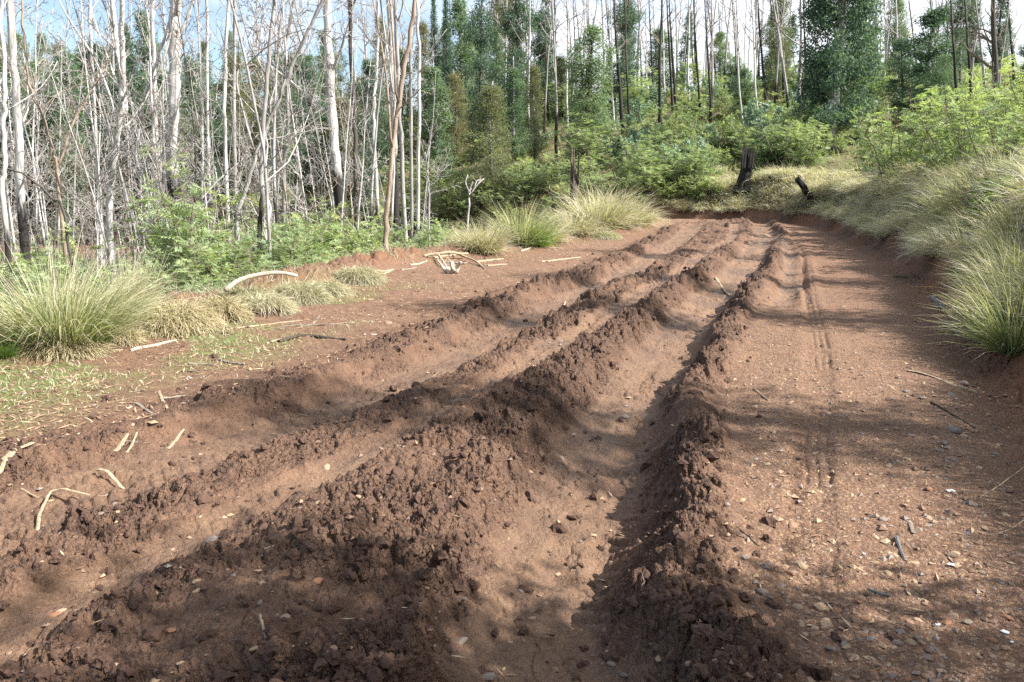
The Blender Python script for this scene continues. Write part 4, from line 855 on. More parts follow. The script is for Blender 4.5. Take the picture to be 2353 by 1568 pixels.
while cnt < 165:
    zone = rg.random()
    if zone < 0.68: d = rg.uniform(38, 84); u = rg.uniform(700, 2000) if zone < 0.56 else rg.uniform(-100, 900)
    elif zone < 0.93: d = rg.uniform(12, 50); u = rg.uniform(1750, 2560)
    else: d = rg.uniform(20, 40); u = rg.uniform(-100, 800)
    x = (u - 1176.5) / FPX * d * cp; tr, tl = zones(np.array([x]), np.array([d]))
    if not (tr[0] > (1.9 if d > 36 else 5.0) or tl[0] > 2.0): continue
    if zone >= 0.68 and zone < 0.93 and d < 40 and abs(u - 1925) < 60 and d < 31: continue
    if any((x - a) ** 2 + (d - b) ** 2 < (1.1 if d < 45 else 1.6) for a, b in spots): continue
    spots.append((x, d)); nearb = d < 44
    gum = rg.random() < (0.25 if 1150 < u < 1900 else 0.08)
    where = 'on the hillside' if (tr[0] > 0 and d > 44) else 'on the right bank' if tr[0] > 0 else 'in the gully'
    s = rg.uniform(0.8, 1.25) * (1.2 if d > 44 else 0.95); s *= 1 + max(0, d - 50) * 0.008
    if 1865 < u < 1975 and d < 44: continue
    if 1640 < u < 1790 and d < 40: continue
    if gum: i = int(rg.integers(0, 2)); shrub_at(GUM[i], x, d, s * 1.1, ['blue-grey gum sapling', 'low blue-grey gum sapling'][i], where)
    else: i = int(rg.integers(0, 4)); shrub_at(WAT[i], x, d, (s * 1.5, s * 1.5, s * (0.95 if d > 44 else 1)), WD[i], where)
    cnt += 1
for o in WAT + GUM: drop(o)

# ------------------------------------------------------------------ grass
def tussock_mesh(name, n, length, width, bend, spread, mat, r0=0.12, tint=(0.15, 0.5), tipt=0.45, pull=None, lvar=0.68, segs=3):
    a = R.random(n) * 2 * math.pi; rr = r0 * np.sqrt(R.random(n)); base = np.stack([rr * np.cos(a), rr * np.sin(a), np.full(n, -0.04)], 1)
    out = np.abs(R.normal(0, spread, n)) + rr / r0 * spread * 0.6; out = np.where(R.random(n) < 0.18, out * 2.5 + 0.3, out); a2 = a + R.normal(0, 0.5, n)
    d = np.stack([np.cos(a2) * out, np.sin(a2) * out, np.ones(n)], 1)
    mb = MB(); mb.blades(base, d, length * (1 - lvar * R.random(n)), width, bend * R.uniform(0.5, 1.4, n), R.uniform(*tint, n), segs, tipt, pull); return mb.mesh(name, M[mat])
T_GREEN = [tussock_mesh('tussock', 900, 0.95, 0.010, 0.55, 0.5, 'grass_green', 0.22, (0.15, 0.7), 0.45), tussock_mesh('tussock', 700, 0.75, 0.010, 0.7, 0.55, 'grass_green', 0.18, (0.2, 0.6), 0.5)]
T_STRAW = [tussock_mesh('tussock', 900, 0.95, 0.011, 0.7, 0.6, 'grass_straw', 0.24, (0.0, 0.6), 0.5), tussock_mesh('tussock', 700, 0.75, 0.011, 0.95, 0.7, 'grass_straw', 0.22, (0.1, 0.7), 0.4)]
T_BRIGHT = [tussock_mesh('tussock', 800, 0.6, 0.010, 0.75, 0.55, 'grass_bright', 0.18, (0.1, 0.6), 0.4)]
T_DRY = [tussock_mesh('tussock', 620, 0.62, 0.012, 1.1, 0.7, 'grass_dry', 0.22, (0.2, 0.75), 0.4, pull=(-0.5, 0, -0.15)), tussock_mesh('tussock', 560, 0.5, 0.012, 1.3, 0.8, 'grass_dry', 0.2, (0.1, 0.8), 0.3, pull=(-0.7, 0.1, -0.2)), tussock_mesh('tussock', 560, 0.75, 0.011, 0.8, 0.5, 'grass_dry', 0.2, (0.15, 0.7), 0.5, pull=(-0.35, -0.1, 0))]
def tuft(me, x, y, sc, label=None, group='grass tussocks', desc=None, where=None, rot=None, name='grass_tussock', sink=0.0):
    o = link(name, me, None, (x, y, H1(x, y) - sink), (0, 0, random.uniform(0, 6.28) if rot is None else rot), sc); tag(o, label or desc, 'grass tussock', group)
    if not label: NAMES.put(o, desc, uv_of(tuple(o.location))[0], where, group)
    return o
def tuft_px(me, u, v, sc, label): p = G(u, v); return tuft(me, p[0], p[1], sc * (1.6 if 900 < u < 1500 else 1.15), label)
big = MB(); n = 2900
def big_tussock():
    rg = R; a = rg.random(n) * 6.283; rr = 0.5 * np.sqrt(rg.random(n)); base = np.stack([rr * np.cos(a) * 1.25, rr * np.sin(a) * 0.7, np.full(n, -0.06)], 1)
    out = 0.18 + np.abs(rg.normal(0, 0.4, n)) * rr / 0.5 + 0.35 * rr / 0.5; d = np.stack([np.cos(a) * out * 1.25 - 0.3, np.sin(a) * out, np.ones(n)], 1)
    big.blades(base, d, 1.12 * rg.uniform(0.35, 1.1, n), 0.008, 0.62 * rg.uniform(0.4, 1.9, n), rg.uniform(0.1, 0.9, n) ** 0.9, 4, 0.45)
    me = big.mesh('big_tussock', M['grass_green']); p = G(95, 775); o = link('grass_tussock', me, None, (p[0], p[1], H1(p[0], p[1])), (0, 0, 0), (1.05, 1, 0.86)); tag(o, 'largest green and straw tussock at the left edge of the track', 'grass tussock', 'grass tussocks')
    stalks = MB(); m = 90; a = rg.random(m) * 6.283; d = np.stack([np.cos(a) * 0.5 - 0.25, np.sin(a) * 0.3, np.ones(m)], 1); stalks.blades(np.stack([0.3 * np.cos(a), 0.2 * np.sin(a), 0 * a], 1), d, rg.uniform(1.1, 1.6, m), 0.006, 0.25, rg.uniform(0.5, 0.8, m), 5, 0.3); stuff(link('seed_stalks', stalks.mesh('seed_stalks', M['grass_straw']), o))
big_tussock()
fan = MB(); a = R.uniform(-0.2, 1.15, 240); fan.blades(np.stack([R.normal(0, 0.08, 240), R.normal(0, 0.06, 240), np.zeros(240)], 1), np.stack([np.sin(a) * R.uniform(0.3, 1.0, 240), R.normal(0, 0.15, 240), np.cos(a * 0.6)], 1), R.uniform(0.5, 1.05, 240), 0.006, 0.12, R.uniform(0.5, 1, 240), 4, 0.2)
p = G(285, 745); tag(link('grass_tussock', fan.mesh('stalk_fan', M['grass_straw']), None, (p[0], p[1], H1(p[0], p[1]))), 'fan of straw stalks leaning right beside the largest tussock', 'grass tussock', 'grass tussocks')
tuft_px(T_GREEN[0], 250, 745, 0.75, 'smaller green tussock under the fan of straw stalks')
tuft_px(T_GREEN[1], 15, 745, 1.0, 'green tussock cut by the left picture edge')
tuft_px(T_BRIGHT[0], 5, 820, 0.35, 'tiny bright green tuft on the verge at left edge')
tuft_px(T_STRAW[0], 1415, 520, 1.3, 'broad straw tussock mound at the bend, right one')
tuft_px(T_STRAW[0], 1370, 522, 1.35, 'broad straw tussock mound in front of the splintered stump')
tuft_px(T_STRAW[1], 1460, 515, 1.15, 'drooping straw tussock touching the track at the bend')
tuft_px(T_STRAW[1], 1320, 535, 1.0, 'straw tussock right of the bright green tussock')
tuft_px(T_GREEN[0], 1395, 505, 1.1, 'greenish tussock on top of the straw mound')
tuft_px(T_GREEN[0], 1450, 498, 0.9, 'greenish tussock at the right of the straw mound')
tuft_px(T_GREEN[0], 1195, 560, 0.95, 'tall arching green and straw tussock left of the bright green one')
tuft_px(T_BRIGHT[0], 1225, 562, 1.0, 'bright green rounded tussock on the windrow')
tuft_px(T_STRAW[1], 1255, 553, 0.9, 'pale tussock behind the bright green rounded tussock')
tuft_px(T_GREEN[1], 1285, 520, 1.1, 'sparse green tussock between arching and straw mounds')
tuft_px(T_STRAW[0], 1110, 578, 0.75, 'pale straw tussock above the bark heap')
tuft_px(T_STRAW[1], 1080, 572, 0.7, 'thin straw tussock above the white root')
tuft_px(T_GREEN[1], 1040, 560, 0.8, 'green tussock on the windrow behind the bark slab')
tuft_px(T_GREEN[1], 985, 572, 0.7, 'small green straw tussock beside the brown leaning trunk')
tuft_px(T_GREEN[1], 915, 578, 0.42, 'small upright green tuft right of the brown trunk foot')
tuft_px(T_GREEN[0], 2340, 800, 0.85, 'near green tussock overhanging the gutter at right edge')
tuft_px(T_GREEN[1], 2300, 760, 0.8, 'green tussock just behind the near right one')
tuft_px(T_BRIGHT[0], 2200, 632, 0.3, 'tiny yellow-green tuft by the gutter')
tuft_px(T_GREEN[0], 2330, 690, 0.8, 'long leaning green tussock on the lower bank at right edge')
tuft_px(T_GREEN[0], 2215, 520, 1.2, 'large green and straw tussock high on the right bank')
tuft_px(T_GREEN[0], 2260, 480, 1.1, 'large straw topped tussock crowning the right bank')
tuft_px(T_DRY[2], 2330, 430, 1.4, 'tall dry brown tussock at the top right of the bank')
tuft_px(T_DRY[2], 2290, 400, 1.4, 'tall dry brown tussock on the skyline of the bank')
for k, (u, v, sc, w) in enumerate([(2290, 655, 0.8, 0), (2335, 610, 0.9, 1), (2235, 590, 0.8, 0), (2350, 740, 0.75, 1), (2190, 565, 0.8, 0), (2345, 560, 1.0, 1), (2270, 610, 0.8, 0), (2310, 700, 0.7, 1), (2150, 555, 0.75, 0), (2250, 545, 0.9, 1), (2110, 545, 0.7, 0), (2360, 650, 0.9, 0)]):
    p = G(u, v); tuft(T_GREEN[1] if w else T_DRY[k % 3], p[0], p[1], sc * 1.25, None, 'tussocks at the near bank foot', 'leaning green tussock' if w else 'drooping straw tussock', 'low on the near bank')
rg = np.random.default_rng(61); cnt = 0
edge = EDGE_R; seg = np.diff(edge, axis=0); ln = np.linalg.norm(seg, axis=1); cum = np.concatenate([[0], np.cumsum(ln)])
def along(s): i = min(int(np.searchsorted(cum, s)) - 1, len(seg) - 1); i = max(i, 0); f = (s - cum[i]) / ln[i]; p = edge[i] + seg[i] * f; t = seg[i] / ln[i]; return p, t, np.array([t[1], -t[0]])
s_near = cum[np.argmin(np.linalg.norm(edge - np.array([2.35, 3]), axis=1))]; s_far = cum[np.argmin(np.linalg.norm(edge - np.array([-6, 48.2]), axis=1))]
while cnt < 285:
    s = s_near + (s_far - s_near) * rg.random() ** 1.25; p, t, nrm = along(s); off = 0.22 + 4.2 * rg.random() ** 1.3; q = p + nrm * off
    if q[1] < 3.2 and q[0] < 3: continue
    if q[1] < 13 and off < 0.3: continue
    if project(q[0], q[1], 0.8)[0] > 2440: continue
    if q[1] > 34.5 and q[0] < 9.5 and off > 0.9: continue
    if q[1] > 30 and (off > 2.2 or abs(project(q[0], q[1], 1.0)[0] - 1709) < 40 and off > 1.0): continue
    k = int(rg.integers(0, 3)); ang = math.atan2(nrm[1], nrm[0]); low = off < 1.1
    if rg.random() < 0.05 and q[1] < 25: me, desc = T_GREEN[1], 'greenish tussock'
    else: me, desc = T_DRY[k], ['drooping dry tussock', 'low drooping dry tussock', 'upright dry tussock'][k]
    tuft(me, q[0], q[1], ((0.7 if q[1] < 13 else 0.9) if low else 1.35) * rg.uniform(0.75, 1.35), None, 'dry tussocks on the right bank', desc, ('near' if q[1] < 10 else 'midway' if q[1] < 19 else 'far') + (' at the bank foot' if low else ' on the bank face' if off < 2.2 else ' on the bank top'), ang + rg.normal(0, 0.3)); cnt += 1
# grass too fine to count: bank mat, windrow grass, verge moss blades
def mat_grass():
    mb = MB(); n = 90000; s = s_near - 2 + (s_far + 6 - s_near) * R.random(n) ** 1.5; off = 0.28 + 5.0 * R.random(n) ** 1.3
    idx = np.clip(np.searchsorted(cum, s) - 1, 0, len(seg) - 1); f = (s - cum[idx]) / ln[idx]; p = edge[idx] + seg[idx] * f[:, None]; t = seg[idx] / ln[idx][:, None]; q = p + np.stack([t[:, 1], -t[:, 0]], 1) * off[:, None]
    keep = vnoise(q[:, 0] * 1.3, q[:, 1] * 1.3, 701) > 0.22; keep &= (q[:, 1] < 34.5) | (q[:, 0] > 9.5) | (off < 1.0); q, off, t = q[keep], off[keep], t[keep]; m = len(q); out = -np.stack([t[:, 1], -t[:, 0]], 1)
    d = np.stack([out[:, 0] * 0.8 + R.normal(0, 0.4, m), out[:, 1] * 0.8 + R.normal(0, 0.4, m), np.full(m, 0.9)], 1)
    z = H(q[:, 0], q[:, 1]); mb.blades(np.stack([q[:, 0], q[:, 1], z - 0.02], 1), d, R.uniform(0.2, 0.65, m) * (0.7 + 0.5 * sst(0.3, 1.5, off)), 0.009 + 0.0006 * q[:, 1].clip(0, 40), R.uniform(0.7, 1.6, m), R.uniform(0.05, 0.75, m), 2, 0.3)
    o = stuff(link('bank_grass', mb.mesh('bank_grass', M['grass_dry']))); tag(o, 'matted dry grass covering the right bank', 'grass')
    mb = MB(); n = 26000; e = EDGE_L; sg = np.diff(e, axis=0); l2 = np.linalg.norm(sg, axis=1); c2 = np.concatenate([[0], np.cumsum(l2)]); a0 = c2[np.argmin(np.linalg.norm(e - np.array([-5.9, 5]), axis=1))]; a1 = c2[np.argmin(np.linalg.norm(e - np.array([4.3, 38.3]), axis=1))]
    s = R.uniform(a0, a1, n); idx = np.clip(np.searchsorted(c2, s) - 1, 0, len(sg) - 1); p = e[idx] + sg[idx] * ((s - c2[idx]) / l2[idx])[:, None]; t = sg[idx] / l2[idx][:, None]; off = R.normal(0.45, 0.55, n); q = p - np.stack([t[:, 1], -t[:, 0]], 1) * off[:, None]
    keep = vnoise(q[:, 0] * 0.9, q[:, 1] * 0.9, 711) > 0.45; q = q[keep]; m = len(q); mb.blades(np.stack([q[:, 0], q[:, 1], H(q[:, 0], q[:, 1]) - 0.02], 1), R.normal(0, 0.7, (m, 3)) + [0, 0, 1.0], R.uniform(0.08, 0.38, m), 0.007, R.uniform(0.5, 1.3, m), R.uniform(0, 0.8, m), 2, 0.3)
    o = stuff(link('windrow_grass', mb.mesh('windrow_grass', M['grass_straw']))); tag(o, 'pale straw grass growing along the soil windrow', 'grass')
    mb = MB(); n = 90000; x = R.uniform(-9, -0.5, n); y = R.uniform(4.5, 14, n); tr, tl = zones(x, y); n5 = fbm(x * 0.8, y * 0.8, 171, 3); w = sst(-2.5, -1.2, tl + 0.5 * n5) * sst(0.3, -0.4, tl) * sst(14, 8.5, y) * sst(-0.1, 0.2, n5 + 0.12)
    keep = R.random(n) < w * 0.9; x, y = x[keep], y[keep]; m = len(x); mb.blades(np.stack([x, y, H(x, y) - 0.004], 1), R.normal(0, 0.8, (m, 3)) + [0, 0, 1.0], R.uniform(0.02, 0.075, m), 0.008, 0.6, R.uniform(0.2, 0.9, m), 2, 0.2)
    o = stuff(link('verge_grass', mb.mesh('verge_grass', M['grass_green']))); tag(o, 'short green grass and moss on the left verge', 'grass')
    # leaf cover on the ground under the far shrubs and in the gully
    mb = MB(); n = 56000; u = R.uniform(-150, 2500, n); d = 13 + 80 * R.random(n) ** 0.8; x = (u - 1176.5) / FPX * d * cp; tr, tl = zones(x, d); keep = (tr > 2.6) | (tl > 1.3); x, d = x[keep], d[keep]; m = len(x); z = base_h(x, d, *zones(x, d)); sc = np.clip(d / 40, 0.45, 1.3)
    mb.blades(np.stack([x, d, z - 0.03], 1), R.normal(0, 0.8, (m, 3)) + [0, 0, 1.1], R.uniform(0.3, 1.0, m) * sc, 0.035 * sc, R.uniform(0.3, 0.9, m), R.uniform(0.0, 0.6, m), 2, 0.3)
    o = stuff(link('undergrowth', mb.mesh('undergrowth', M['wattle']))); tag(o, 'low green undergrowth of the gully and hillside', 'undergrowth')
mat_grass()
# broad leaved plants by the right bank
def herb(u, v, sc, label):
    p = G(u, v); mb = MB(); m = 260; a = R.random(m) * 6.283; r = 0.35 * np.sqrt(R.random(m)); b = np.stack([r * np.cos(a), r * np.sin(a), R.uniform(0, 0.4, m)], 1); mb.leaves(b, np.stack([np.cos(a), np.sin(a), R.normal(0.2, 0.4, m)], 1), R.normal(0, 0.5, (m, 3)) + [0, 0, 1], R.uniform(0.06, 0.13, m), R.uniform(0.03, 0.05, m), R.random(m))
    o = thing('leafy_herb', label, 'plant', (p[0], p[1], p[2]), (0, 0, 0), sc); stuff(link('foliage', mb.mesh('foliage', M['herb']), o)); st = MB()
    for k in range(9): st.tube(np.array([[0, 0, -0.05], b[k] * [0.6, 0.6, 0.6], b[k]]), [0.006, 0.004, 0.003], 4); 
    link('stem', st.mesh('stem', M['herb']), o)
herb(2320, 505, 1.5, 'lush green broad-leaved plant among tussocks at the right edge')
herb(2235, 610, 0.5, 'small green herb low on the right bank')
herb(1905, 470, 0.8, 'pale green herb among dry grass of the right bank')
# clumps of turned-over turf on the windrow
def sod(u, v, wpx, hpx, label, green=False, wide=1.25):
    p = G(u, v); d = p[1]; w = wpx * d / FPX; h = 0.78 * hpx * d / FPX; w *= 1.12; o = thing('turf_clump', label, 'turf clump', (p[0], p[1], p[2] - 0.03), (0, 0, 0), 1, 'turned-over turf clumps'); rg = R; so = MB()
    lat, lon = 9, 18; th = np.linspace(0, math.pi / 2, lat); ph = np.arange(lon) * 2 * math.pi / lon; rad = 1 + 0.18 * (rg.random((lat, lon)) - 0.5)
    v_ = np.stack([w / 2 * np.cos(th)[:, None] * np.cos(ph)[None] * rad, w / 2.4 * np.cos(th)[:, None] * np.sin(ph)[None] * rad, 0.85 * h * np.sin(th)[:, None] * (rad ** 0.6) - 0.03], -1).reshape(-1, 3)
    i, j = np.meshgrid(np.arange(lat - 1), np.arange(lon), indexing='ij'); k = (j + 1) % lon
    so.add(v_, np.stack([i * lon + j, i * lon + k, (i + 1) * lon + k, (i + 1) * lon + j], -1).ravel(), np.full((lat - 1) * lon, 4)); link('soil', so.mesh('soil', M['mud'], False), o)
    m = int(1500 + 4200 * w); a = rg.random(m) * 6.283; t = np.arccos(rg.random(m) * 0.9 + 0.05); keep = (np.cos(a - 5.0) < 0.75) | (t < 0.9) | ('dark' not in label); a, t = a[keep], t[keep]; m = len(a); n_ = np.stack([np.sin(t) * np.cos(a), np.sin(t) * np.sin(a), np.cos(t)], 1)
    g = MB(); g.blades(n_ * [w / 2, w / 2.4, h] - [0, 0, 0.03], n_ * [1, 1, 0.7] + rg.normal(0, 0.5, (m, 3)), rg.uniform(0.08, 0.30, m), 0.008, rg.uniform(0.8, 2.4, m), rg.uniform(0, 0.9, m), 3, 0.1); stuff(link('thatch', g.mesh('thatch', M['grass_straw' if green else 'thatch']), o))
sod(385, 745, 185, 62, 'largest pale turf clump with shaggy dead grass on windrow'); sod(500, 730, 95, 55, 'turf clump with a dark overhung hollow facing the track'); sod(600, 715, 110, 48, 'flattened turf clump with dark underside, right of the hollow one', True); sod(560, 690, 80, 35, 'turf clump beneath the pale curved branch', True)
sod(685, 690, 100, 48, 'straw covered turf clump right of the pale curved branch', True); sod(130, 800, 150, 50, 'low grey turf clump in front of the largest tussock'); sod(270, 778, 60, 24, 'small dark turf clump between low and largest clumps'); sod(745, 675, 80, 32, 'thin turf clump at the foot of the soil windrow', True); sod(820, 645, 90, 38, 'turf clump on the windrow left of the red soil', True); sod(1380, 545, 70, 16, 'small turf clump at track side below the straw mound', True)

# ------------------------------------------------------------------ stumps and logs
def stump(u, v, hpx, wpx, d, mat, label, seed, name='stump', core=False, lean=0):
    rg = np.random.default_rng(seed); x = (u - 1176.5) / FPX * d * cp; z = H1(x, d, False); zt = PD(u, v - hpx, d)[2]; h = max(zt - z, 0.3) + 0.15; r = wpx * d / FPX / 2
    o = thing(name, label, 'stump', (x, d, z - 0.15)); sides = 22; rows = 9; mb = MB(); ang = np.arange(sides) * 2 * math.pi / sides; top = h * (0.55 + 0.45 * vnoise(ang * 1.1 + seed, ang * 0, seed)); top[int(rg.integers(0, sides))] = h; k0 = int(rg.integers(0, sides)); top[k0] = h; top[(k0 + 1) % sides] = 0.93 * h; top += h * 0.08 * (rg.random(sides) - 0.5)
    top = np.minimum(top, h)
    if mat == 'char': top = h * (0.42 + 0.58 * np.clip(np.cos(ang - 1.9), 0, 1) ** 1.5) + 0.06 * h * (rg.random(sides) - 0.5)
    vv = []
    for i in range(rows):
        f = i / (rows - 1); rr = r * (1 + 0.55 * (1 - f) ** 4) * (1 - 0.18 * f) * (1 + 0.22 * (vnoise(ang * 3.2, ang * 0 + f * 2.5, seed + 3) - 0.5) + 0.06 * rg.normal(size=sides)); vv.append(np.stack([rr * np.cos(ang) + lean * f * h, rr * np.sin(ang), top * f], 1))
    for i in range(rows - 2, 2, -1):                       # hollow inside
        f = i / (rows - 1); rr = r * 0.68 * (1 + 0.06 * rg.normal(size=sides)); vv.append(np.stack([rr * np.cos(ang) + lean * f * h, rr * np.sin(ang), top * f * 0.97], 1))
    nr = len(vv); i, j = np.meshgrid(np.arange(nr - 1), np.arange(sides), indexing='ij'); k = (j + 1) % sides; q = np.stack([i * sides + j, i * sides + k, (i + 1) * sides + k, (i + 1) * sides + j], -1).ravel()
    allv = np.concatenate(vv); mb.add(allv, q, np.full((nr - 1) * sides, 4), burn=(0.5 if core else 0.0)); link('trunk', mb.mesh('trunk', M[mat]), o)
    for s_ in range(4):
        a = rg.uniform(0, 6.28); b = np.array([r * 0.8 * math.cos(a) + lean * 0.5 * h, r * 0.8 * math.sin(a), h * 0.5]); sp_ = MB(); sp_.tube(np.array([b, b + [lean * 0.2 * h, 0, h * 0.25], b + [lean * 0.4 * h + 0.02, 0, h * rg.uniform(0.36, 0.52)]]), [r * 0.26, r * 0.2, r * 0.03], 5, rough=0.2, flat=0.5, rg=rg); link('splinter', sp_.mesh('splinter', M[mat]), o)
    return o
stump(1321, 450, 120, 21, 27, 'stump_wood', 'tall splintered grey brown stump behind the straw tussocks', 801, 'splintered_stump', True)
stump(1709, 432, 100, 30, G(1709, 432)[1], 'char', 'charred black pointed stump on the bank above the bend', 802, 'charred_stump', lean=0.06)
def log_px(pa, pb, da, db, w0, w1, mat, label, name, cat, lift=0.0, sides=8, bend=0.03, rough=0.12):
    a, b = PD(*pa, da), PD(*pb, db); o_ = (a + b) / 2; mb = MB(); n_ = 7; f = np.linspace(0, 1, n_)[:, None]; pts = a + (b - a) * f + R.normal(0, bend, (n_, 3)) * np.sin(f * math.pi) - o_; d = (da + db) / 2
    mb.tube(pts, np.linspace(w0, w1, n_) * d / FPX / 2, sides, rough=rough); return tag(link(name, mb.mesh(name, M[mat], False), None, o_), label, cat)
dl = G(1872, 465)[1]; log_px((1872, 466), (1832, 412), dl, dl - 0.4, 14, 15, 'char', 'charred black log stub sticking out of the grassy bank', 'charred_log', 'log', rough=0.2)
dl = G(1700, 432)[1]; log_px((1685, 432), (1765, 408), dl, dl, 7, 5, 'char', 'thin charred branch lying at the charred stump foot', 'charred_branch', 'log')
dl = G(1870, 364)[1]
for k, (pa, pb) in enumerate([((1835, 352), (1905, 346)), ((1840, 360), (1890, 356)), ((1850, 344), (1925, 340))]): log_px(pa, pb, dl + 0.3 * (k - 1), dl, 9, 8, 'char', ['lowest', 'middle', 'uppermost'][k] + ' charred log of the small heap left of the eucalypt', 'charred_log', 'log')
dl = G(2120, 398)[1]; log_px((2085, 402), (2150, 392), dl, dl, 7, 4, 'wood_bleached', 'pale bleached branch lying in grass on the bank top', 'fallen_branch', 'branch')

# ------------------------------------------------------------------ sticks, bark and splinters on the track
def stick(px, w, mat, label, name='stick', cat='stick', lift=None, flat=1.0, sides=7, rough=0.15, w1=None, jag=0.0, group=None):
    """a stick through picture points, lying on whatever ground is there"""
    pts = np.array([G(u, v) for u, v in px]); d = pts[:, 1].mean(); r = w * d / FPX / 2; q = catmull3(list(pts), 4) if len(pts) > 1 else pts
    zt = H(q[:, 0], q[:, 1]); q[:, 2] = np.maximum(np.convolve(np.pad(zt, 2, 'edge'), np.ones(5) / 5, 'valid'), zt - 0.02) + r * 0.35 + (0 if lift is None else np.interp(np.linspace(0, 1, len(q)), np.linspace(0, 1, len(lift)), lift))
    q[:, 2] += R.normal(0, r * 0.15, len(q)); c = q.mean(0); mb = MB(); mb.tube(q - c, np.linspace(r, (w1 if w1 is not None else 0.65 * w) * d / FPX / 2, len(q)), sides, rough=rough, flat=flat, jag=jag)
    return tag(link(name, mb.mesh(name, M[mat]), None, c), label, cat, group)
def arch_branch():
    d0 = G(560, 712)[1]; pts = [PD(u, v, d0 + 0.12 * k) for k, (u, v) in enumerate([(518, 668), (540, 650), (570, 637), (605, 630), (645, 627), (682, 634)])]; q = catmull3(pts, 4); c = q.mean(0); mb = MB(); mb.tube(q - c, np.linspace(0.034, 0.022, len(q)), 8, rough=0.1)
    tag(link('fallen_branch', mb.mesh('fallen_branch', M['wood_bleached'], True), None, c), 'long pale curved branch arching over the turf clumps', 'branch')
arch_branch()
stick([(300, 803), (350, 795), (405, 782)], 9, 'wood_bleached', 'pale barkless branch lying on the green verge', 'fallen_branch', 'branch')
stick([(255, 808), (282, 805)], 7, 'wood_pale', 'short pale offcut left of the barkless branch')
stick([(640, 785), (690, 774), (740, 777), (795, 783)], 13, 'wood_dark', 'dark flat half-buried branch with pale end on the track', 'fallen_branch', 'branch', flat=0.6)
stick([(612, 790), (650, 778)], 5, 'wood_pale', 'short pale stick at the dark branch left end')
stick([(435, 838), (470, 838), (500, 840)], 8, 'wood_grey', 'left of two short brown sticks below the verge')
stick([(503, 828), (530, 835), (562, 838)], 9, 'wood_grey', 'right of two short brown sticks below the verge')
stick([(432, 852), (455, 856)], 6, 'wood_grey', 'tiny brown stick under the two short sticks')
stick([(-15, 1095), (25, 1062), (72, 1030)], 24, 'wood_pale', 'large pale splintered plank fragment at the left edge', 'wood_splinter', 'wood splinter', flat=0.3, jag=0.10, w1=16)
stick([(262, 1030), (290, 1000), (318, 968)], 13, 'wood_pale', 'longer pale splinter on the left rut lip', 'wood_splinter', 'wood splinter', flat=0.35, jag=0.06)
stick([(290, 1030), (308, 1008), (320, 988)], 7, 'wood_pale', 'thin splinter just right of the longer lip splinter', 'wood_splinter', 'wood splinter', flat=0.35)
stick([(312, 928), (345, 950), (372, 968)], 9, 'wood_grey', 'long thin splinter slanting down to the left rut lip', 'wood_splinter', 'wood splinter', flat=0.4)
stick([(365, 902), (375, 925), (388, 942)], 8, 'wood_pale', 'upright pale splinter crossing the flat chip', 'wood_splinter', 'wood splinter', flat=0.4)
stick([(370, 920), (400, 917), (430, 912)], 12, 'wood_bleached', 'flat pale wood chip above the left rut', 'wood_chip', 'wood chip', flat=0.3)
stick([(382, 1008), (402, 995), (420, 980)], 10, 'wood_pale', 'pale split stick lying inside the left rut wall', 'wood_splinter', 'wood splinter', flat=0.5, jag=0.05)
stick([(280, 1012), (345, 1012)], 4, 'wood_grey', 'thin twig across the rut lip splinters')
stick([(222, 1062), (250, 1070), (282, 1085)], 10, 'wood_pale', 'curled bark strip at the left rut bottom, upper one', 'bark_strip', 'bark', flat=0.4, lift=[0.03, 0.05, 0.0])
stick([(218, 1100), (240, 1098), (252, 1088)], 10, 'wood_pale', 'short pale bark piece beside the upper bark strip', 'bark_strip', 'bark', flat=0.4)
stick([(82, 1190), (92, 1150), (115, 1115), (150, 1108), (205, 1117)], 9, 'wood_pale', 'hooked pale bark strip curving through the left mud', 'bark_strip', 'bark', flat=0.5, lift=[0, 0.02, 0.05, 0.06, 0.02], w1=4)
stick([(45, 1103), (85, 1108)], 5, 'wood_pale', 'small pale stick left of the hooked bark')
stick([(792, 942), (820, 936), (850, 928)], 10, 'wood_pale', 'pale wood chip on the ridge between two ruts', 'wood_chip', 'wood chip', flat=0.4)
stick([(725, 984), (770, 975), (818, 965)], 6, 'wood_dark', 'dark stick on the ridge below the pale chip')
stick([(1098, 796), (1125, 798), (1155, 797)], 10, 'wood_pale', 'flat pale board in the left rut middle', 'wood_chip', 'wood chip', flat=0.4)
stick([(1645, 628), (1660, 640), (1682, 653)], 7, 'wood_pale', 'pale stick lying on the wall of the deep rut')
stick([(1296, 684), (1299, 672)], 5, 'wood_pale', 'tiny upright chip in the far left rut', 'wood_chip', 'wood chip')
stick([(640, 752), (700, 748), (780, 745), (860, 738)], 4, 'wood_grey', 'thin twig with side shoots lying on the track')
stick([(690, 752), (720, 745), (735, 725)], 3, 'wood_grey', 'thin side shoot beside the long twig')
stick([(520, 760), (600, 748), (690, 738)], 5, 'wood_pale', 'thin pale twig lying along the verge edge')
stick([(1030, 560), (1062, 548)], 11, 'wood_bleached', 'pale bark slab lying on the windrow crest', 'bark_slab', 'bark', flat=0.3)
stick([(975, 593), (1030, 600), (1075, 597)], 7, 'wood_pale', 'upper pale pole of the branch heap by the windrow', 'fallen_branch', 'branch', lift=[0.05, 0.15, 0.1])
stick([(1040, 592), (1085, 605), (1115, 618)], 6, 'wood_pale', 'lower slanting pole of the branch heap', 'fallen_branch', 'branch', lift=[0.12, 0.06, 0.0])
stick([(1008, 600), (1022, 615), (1030, 630)], 6, 'wood_bleached', 'bleached stick dangling at the branch heap left', 'fallen_branch', 'branch', lift=[0.12, 0.06, 0.0])
stick([(1120, 612), (1165, 608)], 5, 'wood_pale', 'short pale stick right of the branch heap')
stick([(1015, 575), (1045, 592)], 5, 'wood_grey', 'grey stick poking down the windrow above the heap')
